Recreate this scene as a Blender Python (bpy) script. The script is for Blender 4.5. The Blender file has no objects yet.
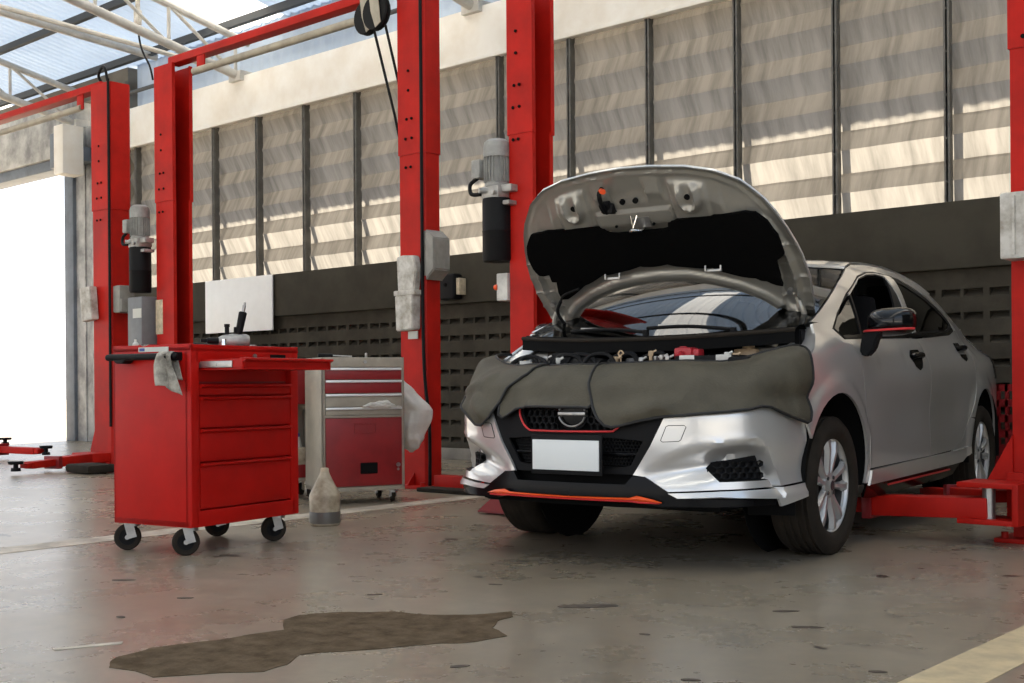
import bpy, bmesh, math, random
from math import sin, cos, pi, radians as R, sqrt, atan2, exp
from mathutils import Vector, Matrix, noise
from mathutils.geometry import delaunay_2d_cdt
random.seed(7)
SC = bpy.context.scene
COL = SC.collection

# ------------------------------------------------------------------ materials
def nd(nt, t, **kw):
    n = nt.nodes.new(t)
    for k, v in kw.items():
        setattr(n, k, v)
    return n

def mat(name, col, rough=.5, metal=0., var=0., scale=6., bump=0., bscale=40., coat=0., spec=.5, col2=None, rvar=0., stretch=None, coord='Object'):
    m = bpy.data.materials.new(name); m.use_nodes = True
    nt = m.node_tree; b = nt.nodes['Principled BSDF']
    b.inputs['Base Color'].default_value = (*col, 1)
    b.inputs['Roughness'].default_value = rough
    b.inputs['Metallic'].default_value = metal
    b.inputs['Specular IOR Level'].default_value = spec
    b.inputs['Coat Weight'].default_value = coat
    b.inputs['Coat Roughness'].default_value = .06
    tc = nd(nt, 'ShaderNodeTexCoord'); src = tc.outputs[coord]
    if stretch:
        mp = nd(nt, 'ShaderNodeMapping'); mp.inputs['Scale'].default_value = stretch
        nt.links.new(src, mp.inputs[0]); src = mp.outputs[0]
    if var or col2 or rvar:
        nz = nd(nt, 'ShaderNodeTexNoise'); nz.inputs['Scale'].default_value = scale
        nz.inputs['Detail'].default_value = 6; nz.inputs['Roughness'].default_value = .62
        nt.links.new(src, nz.inputs['Vector'])
        cr = nd(nt, 'ShaderNodeValToRGB'); c2 = col2 or tuple(c*(1-var) for c in col)
        cr.color_ramp.elements[0].position = .36; cr.color_ramp.elements[1].position = .64
        cr.color_ramp.elements[0].color = (*c2, 1); cr.color_ramp.elements[1].color = (*col, 1)
        nt.links.new(nz.outputs['Fac'], cr.inputs[0]); nt.links.new(cr.outputs[0], b.inputs['Base Color'])
        if rvar:
            mr = nd(nt, 'ShaderNodeMapRange'); mr.inputs['To Min'].default_value = rough-rvar; mr.inputs['To Max'].default_value = rough+rvar
            nt.links.new(nz.outputs['Fac'], mr.inputs[0]); nt.links.new(mr.outputs[0], b.inputs['Roughness'])
    if bump:
        n2 = nd(nt, 'ShaderNodeTexNoise'); n2.inputs['Scale'].default_value = bscale; n2.inputs['Detail'].default_value = 4
        nt.links.new(src, n2.inputs['Vector'])
        bp = nd(nt, 'ShaderNodeBump'); bp.inputs['Strength'].default_value = bump; bp.inputs['Distance'].default_value = .01
        nt.links.new(n2.outputs['Fac'], bp.inputs['Height']); nt.links.new(bp.outputs[0], b.inputs['Normal'])
    return m

M = {}
M['red'] = mat('red_lift_paint', (.50, .012, .006), .5, spec=.18, var=.3, scale=3, bump=.05, bscale=25, rvar=.08)
M['redcart'] = mat('red_cart_paint', (.47, .007, .004), .42, spec=.2, var=.2, scale=4, bump=.03, bscale=30, rvar=.06)
M['redcab'] = mat('dark_red_drawer_paint', (.26, .012, .014), .4, var=.25, scale=5)
M['beige'] = mat('beige_steel', (.36, .32, .25), .45, var=.25, scale=6)
M['black'] = mat('black_plastic', (.007, .007, .0075), .55, spec=.15)
M['blackgloss'] = mat('gloss_black', (.004, .004, .0045), .2, spec=.14)
M['mirrorgloss'] = mat('mirror_gloss_black', (.004, .004, .0045), .12, spec=.4)
M['rubber'] = mat('rubber', (.028, .022, .016), .85, spec=.2, var=.3, scale=10, bump=.15, bscale=60)
M['dark'] = mat('dark_void', (.006, .006, .006), .9, spec=.1)
M['steel'] = mat('steel', (.45, .44, .42), .35, .85, var=.3, scale=12)
M['alu'] = mat('cast_aluminium', (.5, .49, .46), .5, .5, var=.4, scale=14)
M['greymotor'] = mat('grey_motor_paint', (.34, .34, .32), .5, var=.35, scale=10)
M['greybox'] = mat('grey_box_paint', (.3, .29, .26), .55, var=.3, scale=7)
M['grey'] = mat('grey_enclosure', (.2, .21, .22), .5, var=.2)
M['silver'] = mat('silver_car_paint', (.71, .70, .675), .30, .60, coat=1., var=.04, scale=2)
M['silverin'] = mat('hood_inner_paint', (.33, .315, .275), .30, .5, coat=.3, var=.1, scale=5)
M['insul'] = mat('insulator_felt', (.003, .003, .003), .95, bump=.2, bscale=50, spec=.05)
M['chrome'] = mat('chrome', (.75, .75, .74), .12, 1.)
M['wheel'] = mat('machined_alloy', (.60, .59, .565), .38, .65, var=.1)
M['wheeldark'] = mat('alloy_pocket', (.10, .10, .10), .4, .6)
M['disc'] = mat('brake_disc', (.25, .23, .21), .4, .8, var=.3)
M['pull'] = mat('bright_drawer_pull', (.80, .80, .78), .3, .35)
M['plate'] = mat('blank_plate', (.72, .74, .72), .5)
M['orange'] = mat('orange_lip', (.85, .09, .012), .35)
M['redtrim'] = mat('red_trim', (.62, .03, .03), .35)
M['cover'] = mat('fender_cover_vinyl', (.088, .078, .055), .6, spec=.22, var=.2, scale=9, bump=.25, bscale=120)
M['piping'] = mat('black_piping', (.006, .006, .006), .6)
M['white'] = mat('white_plastic', (.68, .67, .62), .5, var=.35, scale=9)
M['grimy'] = mat('grimy_white', (.62, .60, .55), .6, var=.5, scale=10, col2=(.3, .27, .22))
M['board'] = mat('white_board', (.86, .87, .85), .35, var=.05)
M['cloth'] = mat('stained_rag', (.46, .43, .36), .9, col2=(.12, .11, .09), scale=14, bump=.3, bscale=90)
M['whiteroof'] = mat('white_pipe_paint', (.62, .60, .55), .5, var=.25, scale=5)
M['purlin'] = mat('dark_purlin_steel', (.05, .055, .06), .6)
M['band'] = mat('dark_band_paint', (.058, .052, .039), .8, spec=.12, var=.3, scale=2.5, bump=.1, bscale=20)
M['breeze'] = mat('breeze_block_concrete', (.068, .060, .046), .9, spec=.1, var=.35, scale=4, bump=.3, bscale=50)
M['curb'] = mat('concrete_curb', (.22, .20, .17), .8, var=.3, scale=5)
M['beamw'] = mat('white_beam_paint', (.90, .88, .82), .55, var=.12, scale=2, col2=(.80, .75, .66))
M['strut'] = mat('galvanised_strut', (.16, .155, .14), .6, .3, var=.3, scale=8)
M['concrete'] = mat('outside_concrete', (.46, .41, .34), .8, var=.2, scale=.6)
M['jamb'] = mat('blue_grey_jamb', (.16, .19, .23), .5, var=.35, scale=3)
M['jambw'] = mat('pale_jamb', (.5, .5, .48), .55, var=.4, scale=3, col2=(.2, .2, .2))
M['bottle'] = mat('oily_bottle_plastic', (.50, .43, .31), .4, var=.4, scale=12, col2=(.25, .20, .13))
M['oil'] = mat('dark_oil_level', (.12, .11, .095), .4, var=.3)
M['tan'] = mat('tan_plastic', (.5, .36, .22), .5)
M['redplastic'] = mat('red_terminal_cover', (.45, .02, .03), .4, var=.3, scale=20)
M['blue'] = mat('blue_cap', (.02, .06, .25), .4)
M['yellowed'] = mat('yellowed_paper', (.62, .52, .36), .7, var=.35, scale=20)
M['label'] = mat('pale_label', (.55, .55, .5), .5)
M['cloudy'] = mat('pale_building', (.8, .82, .85), .7)
M['rod'] = mat('weathered_rod', (.42, .38, .3), .5, var=.3)
M['insidegrey'] = mat('car_interior', (.008, .008, .009), .9, spec=.1)
M['wallside'] = mat('side_wall_concrete', (.2, .185, .155), .8, var=.3, scale=1.5)

def glassy(name, tint, amount, rough=.02):
    m = bpy.data.materials.new(name); m.use_nodes = True; nt = m.node_tree; nt.nodes.clear()
    o = nd(nt, 'ShaderNodeOutputMaterial'); mx = nd(nt, 'ShaderNodeMixShader')
    t = nd(nt, 'ShaderNodeBsdfTransparent'); t.inputs[0].default_value = (*tint, 1)
    g = nd(nt, 'ShaderNodeBsdfGlossy'); g.inputs['Roughness'].default_value = rough; g.inputs[0].default_value = (.95, .97, 1, 1)
    fr = nd(nt, 'ShaderNodeFresnel'); fr.inputs['IOR'].default_value = 1.52
    ml = nd(nt, 'ShaderNodeMath', operation='MULTIPLY_ADD'); ml.inputs[1].default_value = 1.; ml.inputs[2].default_value = amount
    nt.links.new(fr.outputs[0], ml.inputs[0]); nt.links.new(ml.outputs[0], mx.inputs[0])
    nt.links.new(t.outputs[0], mx.inputs[1]); nt.links.new(g.outputs[0], mx.inputs[2]); nt.links.new(mx.outputs[0], o.inputs[0])
    return m
M['glass'] = glassy('dark_car_glass', (.014, .015, .015), .0)
M['screen'] = glassy('windscreen_glass', (.05, .055, .055), .0)
M['bag'] = None

def translucent(name, col, tcol, fac, rough=.5, var=.3, scale=3, stretch=(1, 1, 1), streak=None):
    m = bpy.data.materials.new(name); m.use_nodes = True; nt = m.node_tree; nt.nodes.clear()
    o = nd(nt, 'ShaderNodeOutputMaterial'); mx = nd(nt, 'ShaderNodeMixShader'); mx.inputs[0].default_value = fac
    d = nd(nt, 'ShaderNodeBsdfDiffuse'); t = nd(nt, 'ShaderNodeBsdfTranslucent')
    tc = nd(nt, 'ShaderNodeTexCoord'); mp = nd(nt, 'ShaderNodeMapping'); mp.inputs['Scale'].default_value = stretch
    nz = nd(nt, 'ShaderNodeTexNoise'); nz.inputs['Scale'].default_value = scale; nz.inputs['Detail'].default_value = 7; nz.inputs['Roughness'].default_value = .65
    nt.links.new(tc.outputs['Object'], mp.inputs[0]); nt.links.new(mp.outputs[0], nz.inputs['Vector'])
    for sh, c in ((d, col), (t, tcol)):
        cr = nd(nt, 'ShaderNodeValToRGB'); cr.color_ramp.elements[0].position = .33; cr.color_ramp.elements[1].position = .6
        cr.color_ramp.elements[0].color = (*[q*(1-var) for q in c], 1); cr.color_ramp.elements[1].color = (*c, 1)
        nt.links.new(nz.outputs['Fac'], cr.inputs[0]); nt.links.new(cr.outputs[0], sh.inputs[0])
    nt.links.new(d.outputs[0], mx.inputs[1]); nt.links.new(t.outputs[0], mx.inputs[2]); nt.links.new(mx.outputs[0], o.inputs[0])
    return m
M['panel'] = translucent('translucent_wall_sheet', (.19, .172, .142), (.30, .293, .278), .42, var=.40, scale=2.6, stretch=(3.2, 0, .42))
M['roof'] = translucent('corrugated_roof_sheet', (.50, .57, .66), (.30, .40, .56), .20, var=.12, scale=1.2)  # reflected sky blue and brightness put into the tint and translucency
M['skylight'] = translucent('skylight_sheet', (.85, .87, .88), (.7, .72, .74), .6, var=.06)
M['bag'] = translucent('plastic_bag_film', (.86, .84, .78), (.8, .78, .72), .35, var=.18, scale=9)

# ------------------------------------------------------------------ mesh builder
class G:
    def __init__(s): s.bm = bmesh.new()
    def _add(s, tmp, mtx=None):
        if mtx is not None: tmp.transform(mtx)
        me = bpy.data.meshes.new('t'); tmp.to_mesh(me); tmp.free(); s.bm.from_mesh(me); bpy.data.meshes.remove(me); return s
    def box(s, c, d, bev=0., rot=None, seg=2):
        t = bmesh.new(); bmesh.ops.create_cube(t, size=1)
        t.transform(Matrix.Diagonal((d[0], d[1], d[2], 1)))
        if bev > 0: bmesh.ops.bevel(t, geom=t.edges[:], offset=bev, segments=seg, affect='EDGES', profile=.6)
        m = Matrix.Translation(c)
        if rot is not None: m = m @ rot.to_4x4()
        return s._add(t, m)
    def bb(s, a, b, bev=0.):
        return s.box([(a[i]+b[i])/2 for i in range(3)], [abs(b[i]-a[i]) for i in range(3)], bev)
    def cyl(s, p0, p1, r0, r1=None, n=20, bev=0., caps=True):
        p0, p1 = Vector(p0), Vector(p1); d = p1-p0; L = d.length; r1 = r0 if r1 is None else r1
        t = bmesh.new(); bmesh.ops.create_cone(t, cap_ends=caps, segments=n, radius1=r0, radius2=r1, depth=L)
        if bev > 0:
            bmesh.ops.bevel(t, geom=[e for e in t.edges if abs(abs(e.verts[0].co.z)-L/2) < 1e-5 and abs(e.verts[0].co.z-e.verts[1].co.z) < 1e-5], offset=bev, segments=2, affect='EDGES')
        return s._add(t, Matrix.Translation((p0+p1)/2) @ d.to_track_quat('Z', 'Y').to_matrix().to_4x4())
    def lathe(s, prof, mtx=None, n=32):
        t = bmesh.new(); rings = []
        for r, z in prof:
            rings.append([t.verts.new((max(r, 1e-5)*cos(2*pi*i/n), max(r, 1e-5)*sin(2*pi*i/n), z)) for i in range(n)])
        for a, b in zip(rings, rings[1:]):
            for i in range(n): t.faces.new((a[i], a[(i+1) % n], b[(i+1) % n], b[i]))
        bmesh.ops.remove_doubles(t, verts=t.verts[:], dist=1e-4)
        bmesh.ops.recalc_face_normals(t, faces=t.faces[:])
        return s._add(t, mtx)
    def tube(s, pts, r, n=10, smooth=0):
        pts = [Vector(p) for p in pts]
        if smooth: pts = catmull(pts, smooth)
        t = bmesh.new(); rings = []; up = Vector((0, 0, 1))
        for i, p in enumerate(pts):
            d = (pts[min(i+1, len(pts)-1)]-pts[max(i-1, 0)]).normalized()
            if i == 0:
                a = d.cross(up); a = a if a.length > .05 else d.cross(Vector((1, 0, 0))); a.normalize()
            else:
                a = (a-d*a.dot(d)); a.normalize()
            b = d.cross(a); rr = r[i] if isinstance(r, (list, tuple)) and len(r) == len(pts) else (r if not isinstance(r, (list, tuple)) else r[0])
            rings.append([t.verts.new(p+(a*cos(2*pi*k/n)+b*sin(2*pi*k/n))*rr) for k in range(n)])
        for A, B in zip(rings, rings[1:]):
            for k in range(n): t.faces.new((A[k], A[(k+1) % n], B[(k+1) % n], B[k]))
        t.faces.new(rings[0][::-1]); t.faces.new(rings[-1])
        bmesh.ops.recalc_face_normals(t, faces=t.faces[:])
        return s._add(t)
    def prism(s, poly, d0, d1, axes='xy', bev=0.):
        t = bmesh.new(); A = []
        ix = {'x': 0, 'y': 1, 'z': 2}; a, b = ix[axes[0]], ix[axes[1]]; c = 3-a-b
        def P(u, v, w):
            q = [0, 0, 0]; q[a] = u; q[b] = v; q[c] = w; return q
        lo = [t.verts.new(P(u, v, d0)) for u, v in poly]; hi = [t.verts.new(P(u, v, d1)) for u, v in poly]
        n = len(poly)
        for i in range(n): t.faces.new((lo[i], lo[(i+1) % n], hi[(i+1) % n], hi[i]))
        t.faces.new(lo[::-1]); t.faces.new(hi)
        bmesh.ops.recalc_face_normals(t, faces=t.faces[:])
        if bev: bmesh.ops.bevel(t, geom=t.edges[:], offset=bev, segments=2, affect='EDGES')
        return s._add(t)
    def grid(s, fn, nu, nv):
        t = bmesh.new(); V = [[t.verts.new(fn(i/nu, j/nv)) for j in range(nv+1)] for i in range(nu+1)]
        for i in range(nu):
            for j in range(nv): t.faces.new((V[i][j], V[i+1][j], V[i+1][j+1], V[i][j+1]))
        return s._add(t)
    def sphere(s, c, r, sc=(1, 1, 1), n=16):
        t = bmesh.new(); bmesh.ops.create_uvsphere(t, u_segments=n, v_segments=n//2, radius=r)
        return s._add(t, Matrix.Translation(c) @ Matrix.Diagonal((*sc, 1)))

def catmull(P, n):
    out = []
    for i in range(len(P)-1):
        p0, p1, p2, p3 = P[max(i-1, 0)], P[i], P[i+1], P[min(i+2, len(P)-1)]
        for k in range(n):
            t = k/n
            out.append(.5*((2*p1)+(p2-p0)*t+(2*p0-5*p1+4*p2-p3)*t*t+(3*p1-p0-3*p2+p3)*t**3))
    out.append(P[-1]); return out

def obj(name, g, m, parent=None, world=False, smooth=True, angle=35, props=None):
    bm = g.bm if isinstance(g, G) else g
    if world and parent is not None: bm.transform(root_inv(parent))
    if smooth:
        for f in bm.faces: f.smooth = True
        for e in bm.edges:
            if len(e.link_faces) == 2:
                try: e.smooth = e.calc_face_angle() < R(angle)
                except ValueError: pass
    me = bpy.data.meshes.new(name); bm.to_mesh(me); bm.free()
    o = bpy.data.objects.new(name, me); me.materials.append(M[m] if isinstance(m, str) else m)
    COL.objects.link(o)
    if parent is not None: o.parent = parent
    if props:
        for k, v in props.items(): o[k] = v
    return o
def root_inv(o):
    m = o.matrix_basis.copy()
    p = o.parent
    while p is not None: m = p.matrix_basis @ m; p = p.parent
    return m.inverted()
def thing(name, label, cat, loc=(0, 0, 0), rz=0, group=None):
    o = bpy.data.objects.new(name, None); COL.objects.link(o); o.location = loc; o.rotation_euler = (0, 0, R(rz))
    o.empty_display_size = .1; o['label'] = label; o['category'] = cat
    if group: o['group'] = group
    return o
def tag(o, label, cat, group=None):
    o['label'] = label; o['category'] = cat
    if group: o['group'] = group
    return o
def struct(name, g, m, parent=None, **k):
    o = obj(name, g, m, parent, **k)
    if parent is None: o['kind'] = 'structure'
    return o
def dup(o, parent, loc=None):
    c = o.copy(); COL.objects.link(c); c.parent = parent
    if loc is not None: c.location = loc
    return c

# ------------------------------------------------------------------ the building
WY = 9.1
# floor
def floor_mat():
    m = bpy.data.materials.new('worn_epoxy_floor'); m.use_nodes = True; nt = m.node_tree; b = nt.nodes['Principled BSDF']
    tc = nd(nt, 'ShaderNodeTexCoord')
    def N(scale, det=6, st=None):
        n = nd(nt, 'ShaderNodeTexNoise'); n.inputs['Scale'].default_value = scale; n.inputs['Detail'].default_value = det; n.inputs['Roughness'].default_value = .65
        mp = nd(nt, 'ShaderNodeMapping'); mp.inputs['Scale'].default_value = st or (1, 1, 1)
        nt.links.new(tc.outputs['Object'], mp.inputs[0]); nt.links.new(mp.outputs[0], n.inputs['Vector']); return n
    def ramp(src, stops):
        r = nd(nt, 'ShaderNodeValToRGB')
        while len(r.color_ramp.elements) < len(stops): r.color_ramp.elements.new(.5)
        for e, (p, c) in zip(r.color_ramp.elements, stops): e.position = p; e.color = (*c, 1)
        nt.links.new(src, r.inputs[0]); return r
    def mix(f, a, bb):
        x = nd(nt, 'ShaderNodeMixRGB'); nt.links.new(f, x.inputs[0]); nt.links.new(a, x.inputs[1])
        if isinstance(bb, tuple): x.inputs[2].default_value = (*bb, 1)
        else: nt.links.new(bb, x.inputs[2])
        return x
    big = ramp(N(.55, 5).outputs['Fac'], [(.3, (.205, .165, .115)), (.52, (.275, .231, .170)), (.7, (.32, .277, .213))])
    fine = ramp(N(9, 8).outputs['Fac'], [(.3, (.72, .72, .72)), (.7, (1.08, 1.06, 1.03))])
    mul = nd(nt, 'ShaderNodeMixRGB', blend_type='MULTIPLY'); mul.inputs[0].default_value = .8
    nt.links.new(big.outputs[0], mul.inputs[1]); nt.links.new(fine.outputs[0], mul.inputs[2])
    chips = ramp(N(3.1, 2.5).outputs['Fac'], [(.69, (0, 0, 0)), (.705, (1, 1, 1))])
    c1 = mix(chips.outputs[0], mul.outputs[0], (.055, .04, .028))
    scuff = ramp(N(1.5, 9, (1, 6, 1)).outputs['Fac'], [(.60, (0, 0, 0)), (.80, (.4, .4, .4))])
    c2 = mix(scuff.outputs[0], c1.outputs[0], (.11, .09, .07))
    nt.links.new(c2.outputs[0], b.inputs['Base Color'])
    rr = nd(nt, 'ShaderNodeMapRange'); rr.inputs['To Min'].default_value = .20; rr.inputs['To Max'].default_value = .36
    nt.links.new(N(2.2, 6).outputs['Fac'], rr.inputs[0]); nt.links.new(rr.outputs[0], b.inputs['Roughness'])
    bp = nd(nt, 'ShaderNodeBump'); bp.inputs['Strength'].default_value = .03; bp.inputs['Distance'].default_value = .02
    nt.links.new(N(5, 5).outputs['Fac'], bp.inputs['Height']); nt.links.new(bp.outputs[0], b.inputs['Normal'])
    b.inputs['Specular IOR Level'].default_value = .62
    return m
M['floor'] = floor_mat()
M['patch'] = mat('bare_concrete_patch', (.135, .098, .062), .95, spec=.05, col2=(.070, .048, .028), scale=11, bump=.5, bscale=55)
M['chipbare'] = mat('bare_chip_concrete', (.075, .052, .034), .7, var=.4, scale=20)
M['linew'] = mat('worn_floor_line', (.56, .50, .40), .5, col2=(.30, .26, .20), scale=7)
M['liney'] = mat('yellow_floor_line', (.60, .47, .27), .5, col2=(.42, .33, .2), scale=9)
FLOOR = struct('floor', G().bb((-24, -8, -.2), (6, 9.6, 0)), 'floor')
def flat(pts, z, m, name):
    t = bmesh.new(); lo = [t.verts.new((x, y, z-.0018)) for x, y in pts]; hi = [t.verts.new((x, y, z)) for x, y in pts]; n = len(pts)
    for i in range(n): t.faces.new((lo[i], lo[(i+1) % n], hi[(i+1) % n], hi[i]))
    t.faces.new(hi); bmesh.ops.recalc_face_normals(t, faces=t.faces[:]); bmesh.ops.triangulate(t, faces=t.faces[:])
    return obj(name, t, m, FLOOR, smooth=False)
stain = [(-3.103, 1.775), (-3.16, 1.83), (-3.2, 1.872), (-3.24, 1.995), (-3.20, 2.10), (-3.172, 2.198), (-3.16, 2.31), (-3.145, 2.417), (-3.271, 2.527), (-3.302, 2.615), (-3.20, 2.76), (-3.061, 2.858), (-2.95, 2.90), (-2.848, 2.985), (-2.778, 3.112), (-2.708, 3.054), (-2.70, 2.97), (-2.646, 2.867), (-2.59, 2.85), (-2.523, 2.807), (-2.526, 2.691), (-2.60, 2.60), (-2.67, 2.46), (-2.775, 2.308), (-2.812, 2.226), (-2.74, 2.12), (-2.72, 2.031), (-2.764, 1.98), (-2.85, 1.88), (-2.906, 1.789), (-3.0, 1.80)]
st2 = []
for i, p in enumerate(stain):
    q = stain[(i+1) % len(stain)]
    for k in range(5):
        t = k/5; x, y = p[0]*(1-t)+q[0]*t, p[1]*(1-t)+q[1]*t
        v = noise.noise_vector(Vector((x*9, y*9, 3.3)))*.018
        st2.append((x+v.x, y+v.y))
flat(st2, .0022, 'patch', 'worn_patch')
def blob(cx, cy, a, b, ang, n=14):
    o = []
    for k in range(n):
        t = 2*pi*k/n; r = 1+.25*noise.noise(Vector((cos(t)*1.7+cx*5, sin(t)*1.7+cy*5, 1)))
        x, y = a*r*cos(t), b*r*sin(t); o.append((cx+x*cos(ang)-y*sin(ang), cy+x*sin(ang)+y*cos(ang)))
    return o
for cx, cy, a, b, ang in [(-2.63, 3.37, .11, .035, .8), (-1.77, 2.70, .025, .012, .5), (-1.60, 2.62, .022, .01, 1.), (-2.05, 3.72, .045, .016, .7), (-1.86, 3.52, .05, .014, .6), (-1.43, 3.1, .025, .012, .5), (-4.46, 2.63, .05, .02, .7), (-3.9, 2.55, .03, .012, .7), (-3.4, 3.05, .03, .01, .9), (-3.2, 3.5, .03, .01, .4), (-2.35, 2.42, .03, .012, 1.), (-2.2, 3.1, .02, .01, .2), (-4.9, 2.3, .03, .015, .2), (-3.75, 2.2, .02, .012, .2)]:
    flat(blob(cx, cy, a, b, ang), .0022, 'chipbare', 'paint_chip')
flat([(-5.80, 1.2), (-5.58, 1.2), (-5.82, 9.0), (-5.98, 9.0)], .002, 'linew', 'painted_line')
flat([(-1.33, -1.), (-1.155, -1.), (-1.175, 9.0), (-1.35, 9.0)], .002, 'liney', 'painted_line')
flat([(-3.46, 1.80), (-3.43, 1.79), (-3.355, 1.97), (-3.38, 1.99)], .002, 'linew', 'painted_line')

# lower wall of ventilation blocks: pockets with sloping bottoms
def breeze():
    t = bmesh.new(); bw, bh = .363, .178; z0, y = .12, WY
    x0 = -15.3; nb = 54; rows = 9
    def q(*v): t.faces.new([t.verts.new(p) for p in v])
    for r in range(rows):
        zb = z0+r*bh; zt = min(zb+bh, 1.70)
        for i in range(nb):
            xb = x0+i*bw
            cuts = [xb, xb+.024, xb+.169, xb+.194, xb+.339, xb+bw]
            for a, b, h in ((0, 1, 0), (1, 2, 1), (2, 3, 0), (3, 4, 1), (4, 5, 0)):
                xa, xc = cuts[a], cuts[b]
                if not h or zt-zb < bh-.001:
                    q((xa, y, zb), (xc, y, zb), (xc, y, zt), (xa, y, zt)); continue
                h0, h1, d = zb+.058, zb+.118, .075
                q((xa, y, zb), (xc, y, zb), (xc, y, h0), (xa, y, h0)); q((xa, y, h1), (xc, y, h1), (xc, y, zt), (xa, y, zt))
                q((xa, y, h0), (xc, y, h0), (xc, y+d, h0+.045), (xa, y+d, h0+.045))
                q((xa, y+d, h0+.045), (xc, y+d, h0+.045), (xc, y+d, h1), (xa, y+d, h1))
                q((xa, y+d, h1), (xc, y+d, h1), (xc, y, h1), (xa, y, h1))
                q((xa, y, h0), (xa, y+d, h0+.045), (xa, y+d, h1), (xa, y, h1)); q((xc, y, h0), (xc, y, h1), (xc, y+d, h1), (xc, y+d, h0+.045))
    x1 = x0+nb*bw
    # raised courses between rows
    bmesh.ops.remove_doubles(t, verts=t.verts[:], dist=1e-4)
    bmesh.ops.recalc_face_normals(t, faces=t.faces[:])
    g = G(); g.bm.free(); g.bm = t
    g.bb((x0, y+.09, .0), (x1, y+.16, 1.7))
    return g, x0, x1
gw, BX0, BX1 = breeze()
WALL = struct('wall_back', gw, 'breeze', smooth=False)
struct('baseboard_back', G().bb((BX0, WY-.05, 0), (BX1, WY+.1, .12), .008), 'curb')
struct('trim_1', G().bb((BX0, WY-.10, 1.632), (BX1, WY+.12, 2.14), .01), 'band')
gb = G().bb((BX0, WY-.06, 4.13), (BX1, WY+.30, 4.665), .012)
gb.bb((BX0, WY-.085, 4.11), (BX1, WY-.0, 4.15), .006)
struct('trim_2', gb, 'beamw')
# struts and translucent sheets
SX = [-15.25, -14.97, -14.05, -13.13, -12.21, -11.295, -10.38, -9.28]+[-8.19+.92*k for k in range(14)]; NS = len(SX)
def strut(x):
    g = G(); g.bb((x-.024, WY-.05, 2.14), (x+.024, WY-.012, 4.13), .004); g.bb((x-.007, WY-.05, 2.14), (x+.007, WY+.05, 4.13))
    for k in range(6): g.cyl((x, WY-.05, 2.3+.33*k), (x, WY-.058, 2.3+.33*k), .008, n=8)
    g.bb((x-.03, WY+.17, 2.14), (x+.03, WY+.20, 4.13))
    return g
for i, x in enumerate(SX): struct('trim_%d' % (i+3), strut(x), 'strut')
PER = .3475
def sheet(x0, x1, seed):
    nx = 18; pts = []
    z = 4.20
    k = 0; zb = 2.14
    ed = [zb+PER*j for j in range(7)]
    prof = []
    for j in range(6):
        lo = ed[j]
        prof += [(lo+.002, .118), (lo+.03, .112), (lo+PER*.5, .035), (lo+PER*.52, .032), (lo+PER-.012, .108), (lo+PER-.0035, .112)]
    prof = [p for p in prof if p[0] < 4.3]
    def fn(u, v):
        i = min(int(round(v*(len(prof)-1))), len(prof)-1); zz, yy = prof[i]
        x = x0+(x1-x0)*u
        w = noise.noise(Vector((x*1.3, zz*2.2, 3.)))*.008+noise.noise(Vector((x*6, zz*3, 3.)))*.002
        return (x, WY+yy+w, zz+noise.noise(Vector((x*4, int(zz/PER)*3, 9)))*.004)
    return G().grid(fn, nx, len(prof)-1)
for i in range(NS-1):
    struct('window_%d' % (i+1), sheet(SX[i], SX[i+1], i*1.7), 'panel', angle=20)

# doorway in the back wall, left
DJ = struct('door_1', G().bb((-16.87, WY-.08, 0), (-16.62, WY+.25, 4.2), .01), 'jamb')
obj('frame', G().bb((-16.62, WY-.03, 0), (-16.10, WY+.25, 4.6), .01).bb((-16.36, WY-.05, 0), (-16.33, WY, 4.6)).bb((-15.98, WY-.14, 0), (-15.78, WY+.05, 5.1), .01), 'jambw', DJ)
obj('rail', G().bb((-23.5, WY-.1, 4.06), (-16.62, WY+.2, 4.22), .01), 'jamb', DJ)
obj('roller_cover', G().bb((-23.5, WY-.15, 4.22), (-16.5, WY+.2, 5.0), .03), 'jambw', DJ)
struct('wall_back_eave', G().grid(lambda u, v: (BX0+(BX1-BX0)*u, WY+.2+.012*sin(u*620), 4.66+.72*v), 1400, 1), 'roof', smooth=False)
struct('wall_back_pier', G().bb((-16.1, WY, 0), (BX0, WY+.2, 5.1)), 'wallside')
struct('wall_back_upper', G().bb((-24, WY+.05, 5.0), (BX0, WY+.2, 5.3)), 'wallside')
gf = G().bb((-24, -8.2, 6.4), (4.5, -8, 8.6)).bb((-24, -8.2, 0), (-22, -8, 6.4)).bb((3.2, -8.2, 0), (4.5, -8, 6.4))
struct('wall_front', gf, 'wallside')  # unseen wall, added to limit the daylight from the front
struct('wall_left', G().bb((-24.2, -8, 4.8), (-24, 9.6, 8.6)), 'wallside')
M['walldark'] = mat('darkened_side_wall', (.06, .055, .045), .85, var=.3, scale=1.5)  # wall tone darkened so the car's side and glass reflect dark
struct('wall_right', G().bb((4.3, 3.2, 0), (4.5, 9.6, 8), 0), 'walldark')  # unseen wall, cut short to let light onto the red cart
t = thing('shutter_motor_box', 'pale square metal box high beside the bright doorway', 'box', (-15.98, 8.75, 3.84))
obj('housing', G().box((-.155, -.05, .33), (.26, .32, .70), .015), 'beamw', t)
obj('bracket', G().box((-.42, .02, .36), (.26, .30, .5), .01).box((-.2, .2, .3), (.3, .3, .2)), 'jamb', t)

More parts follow.
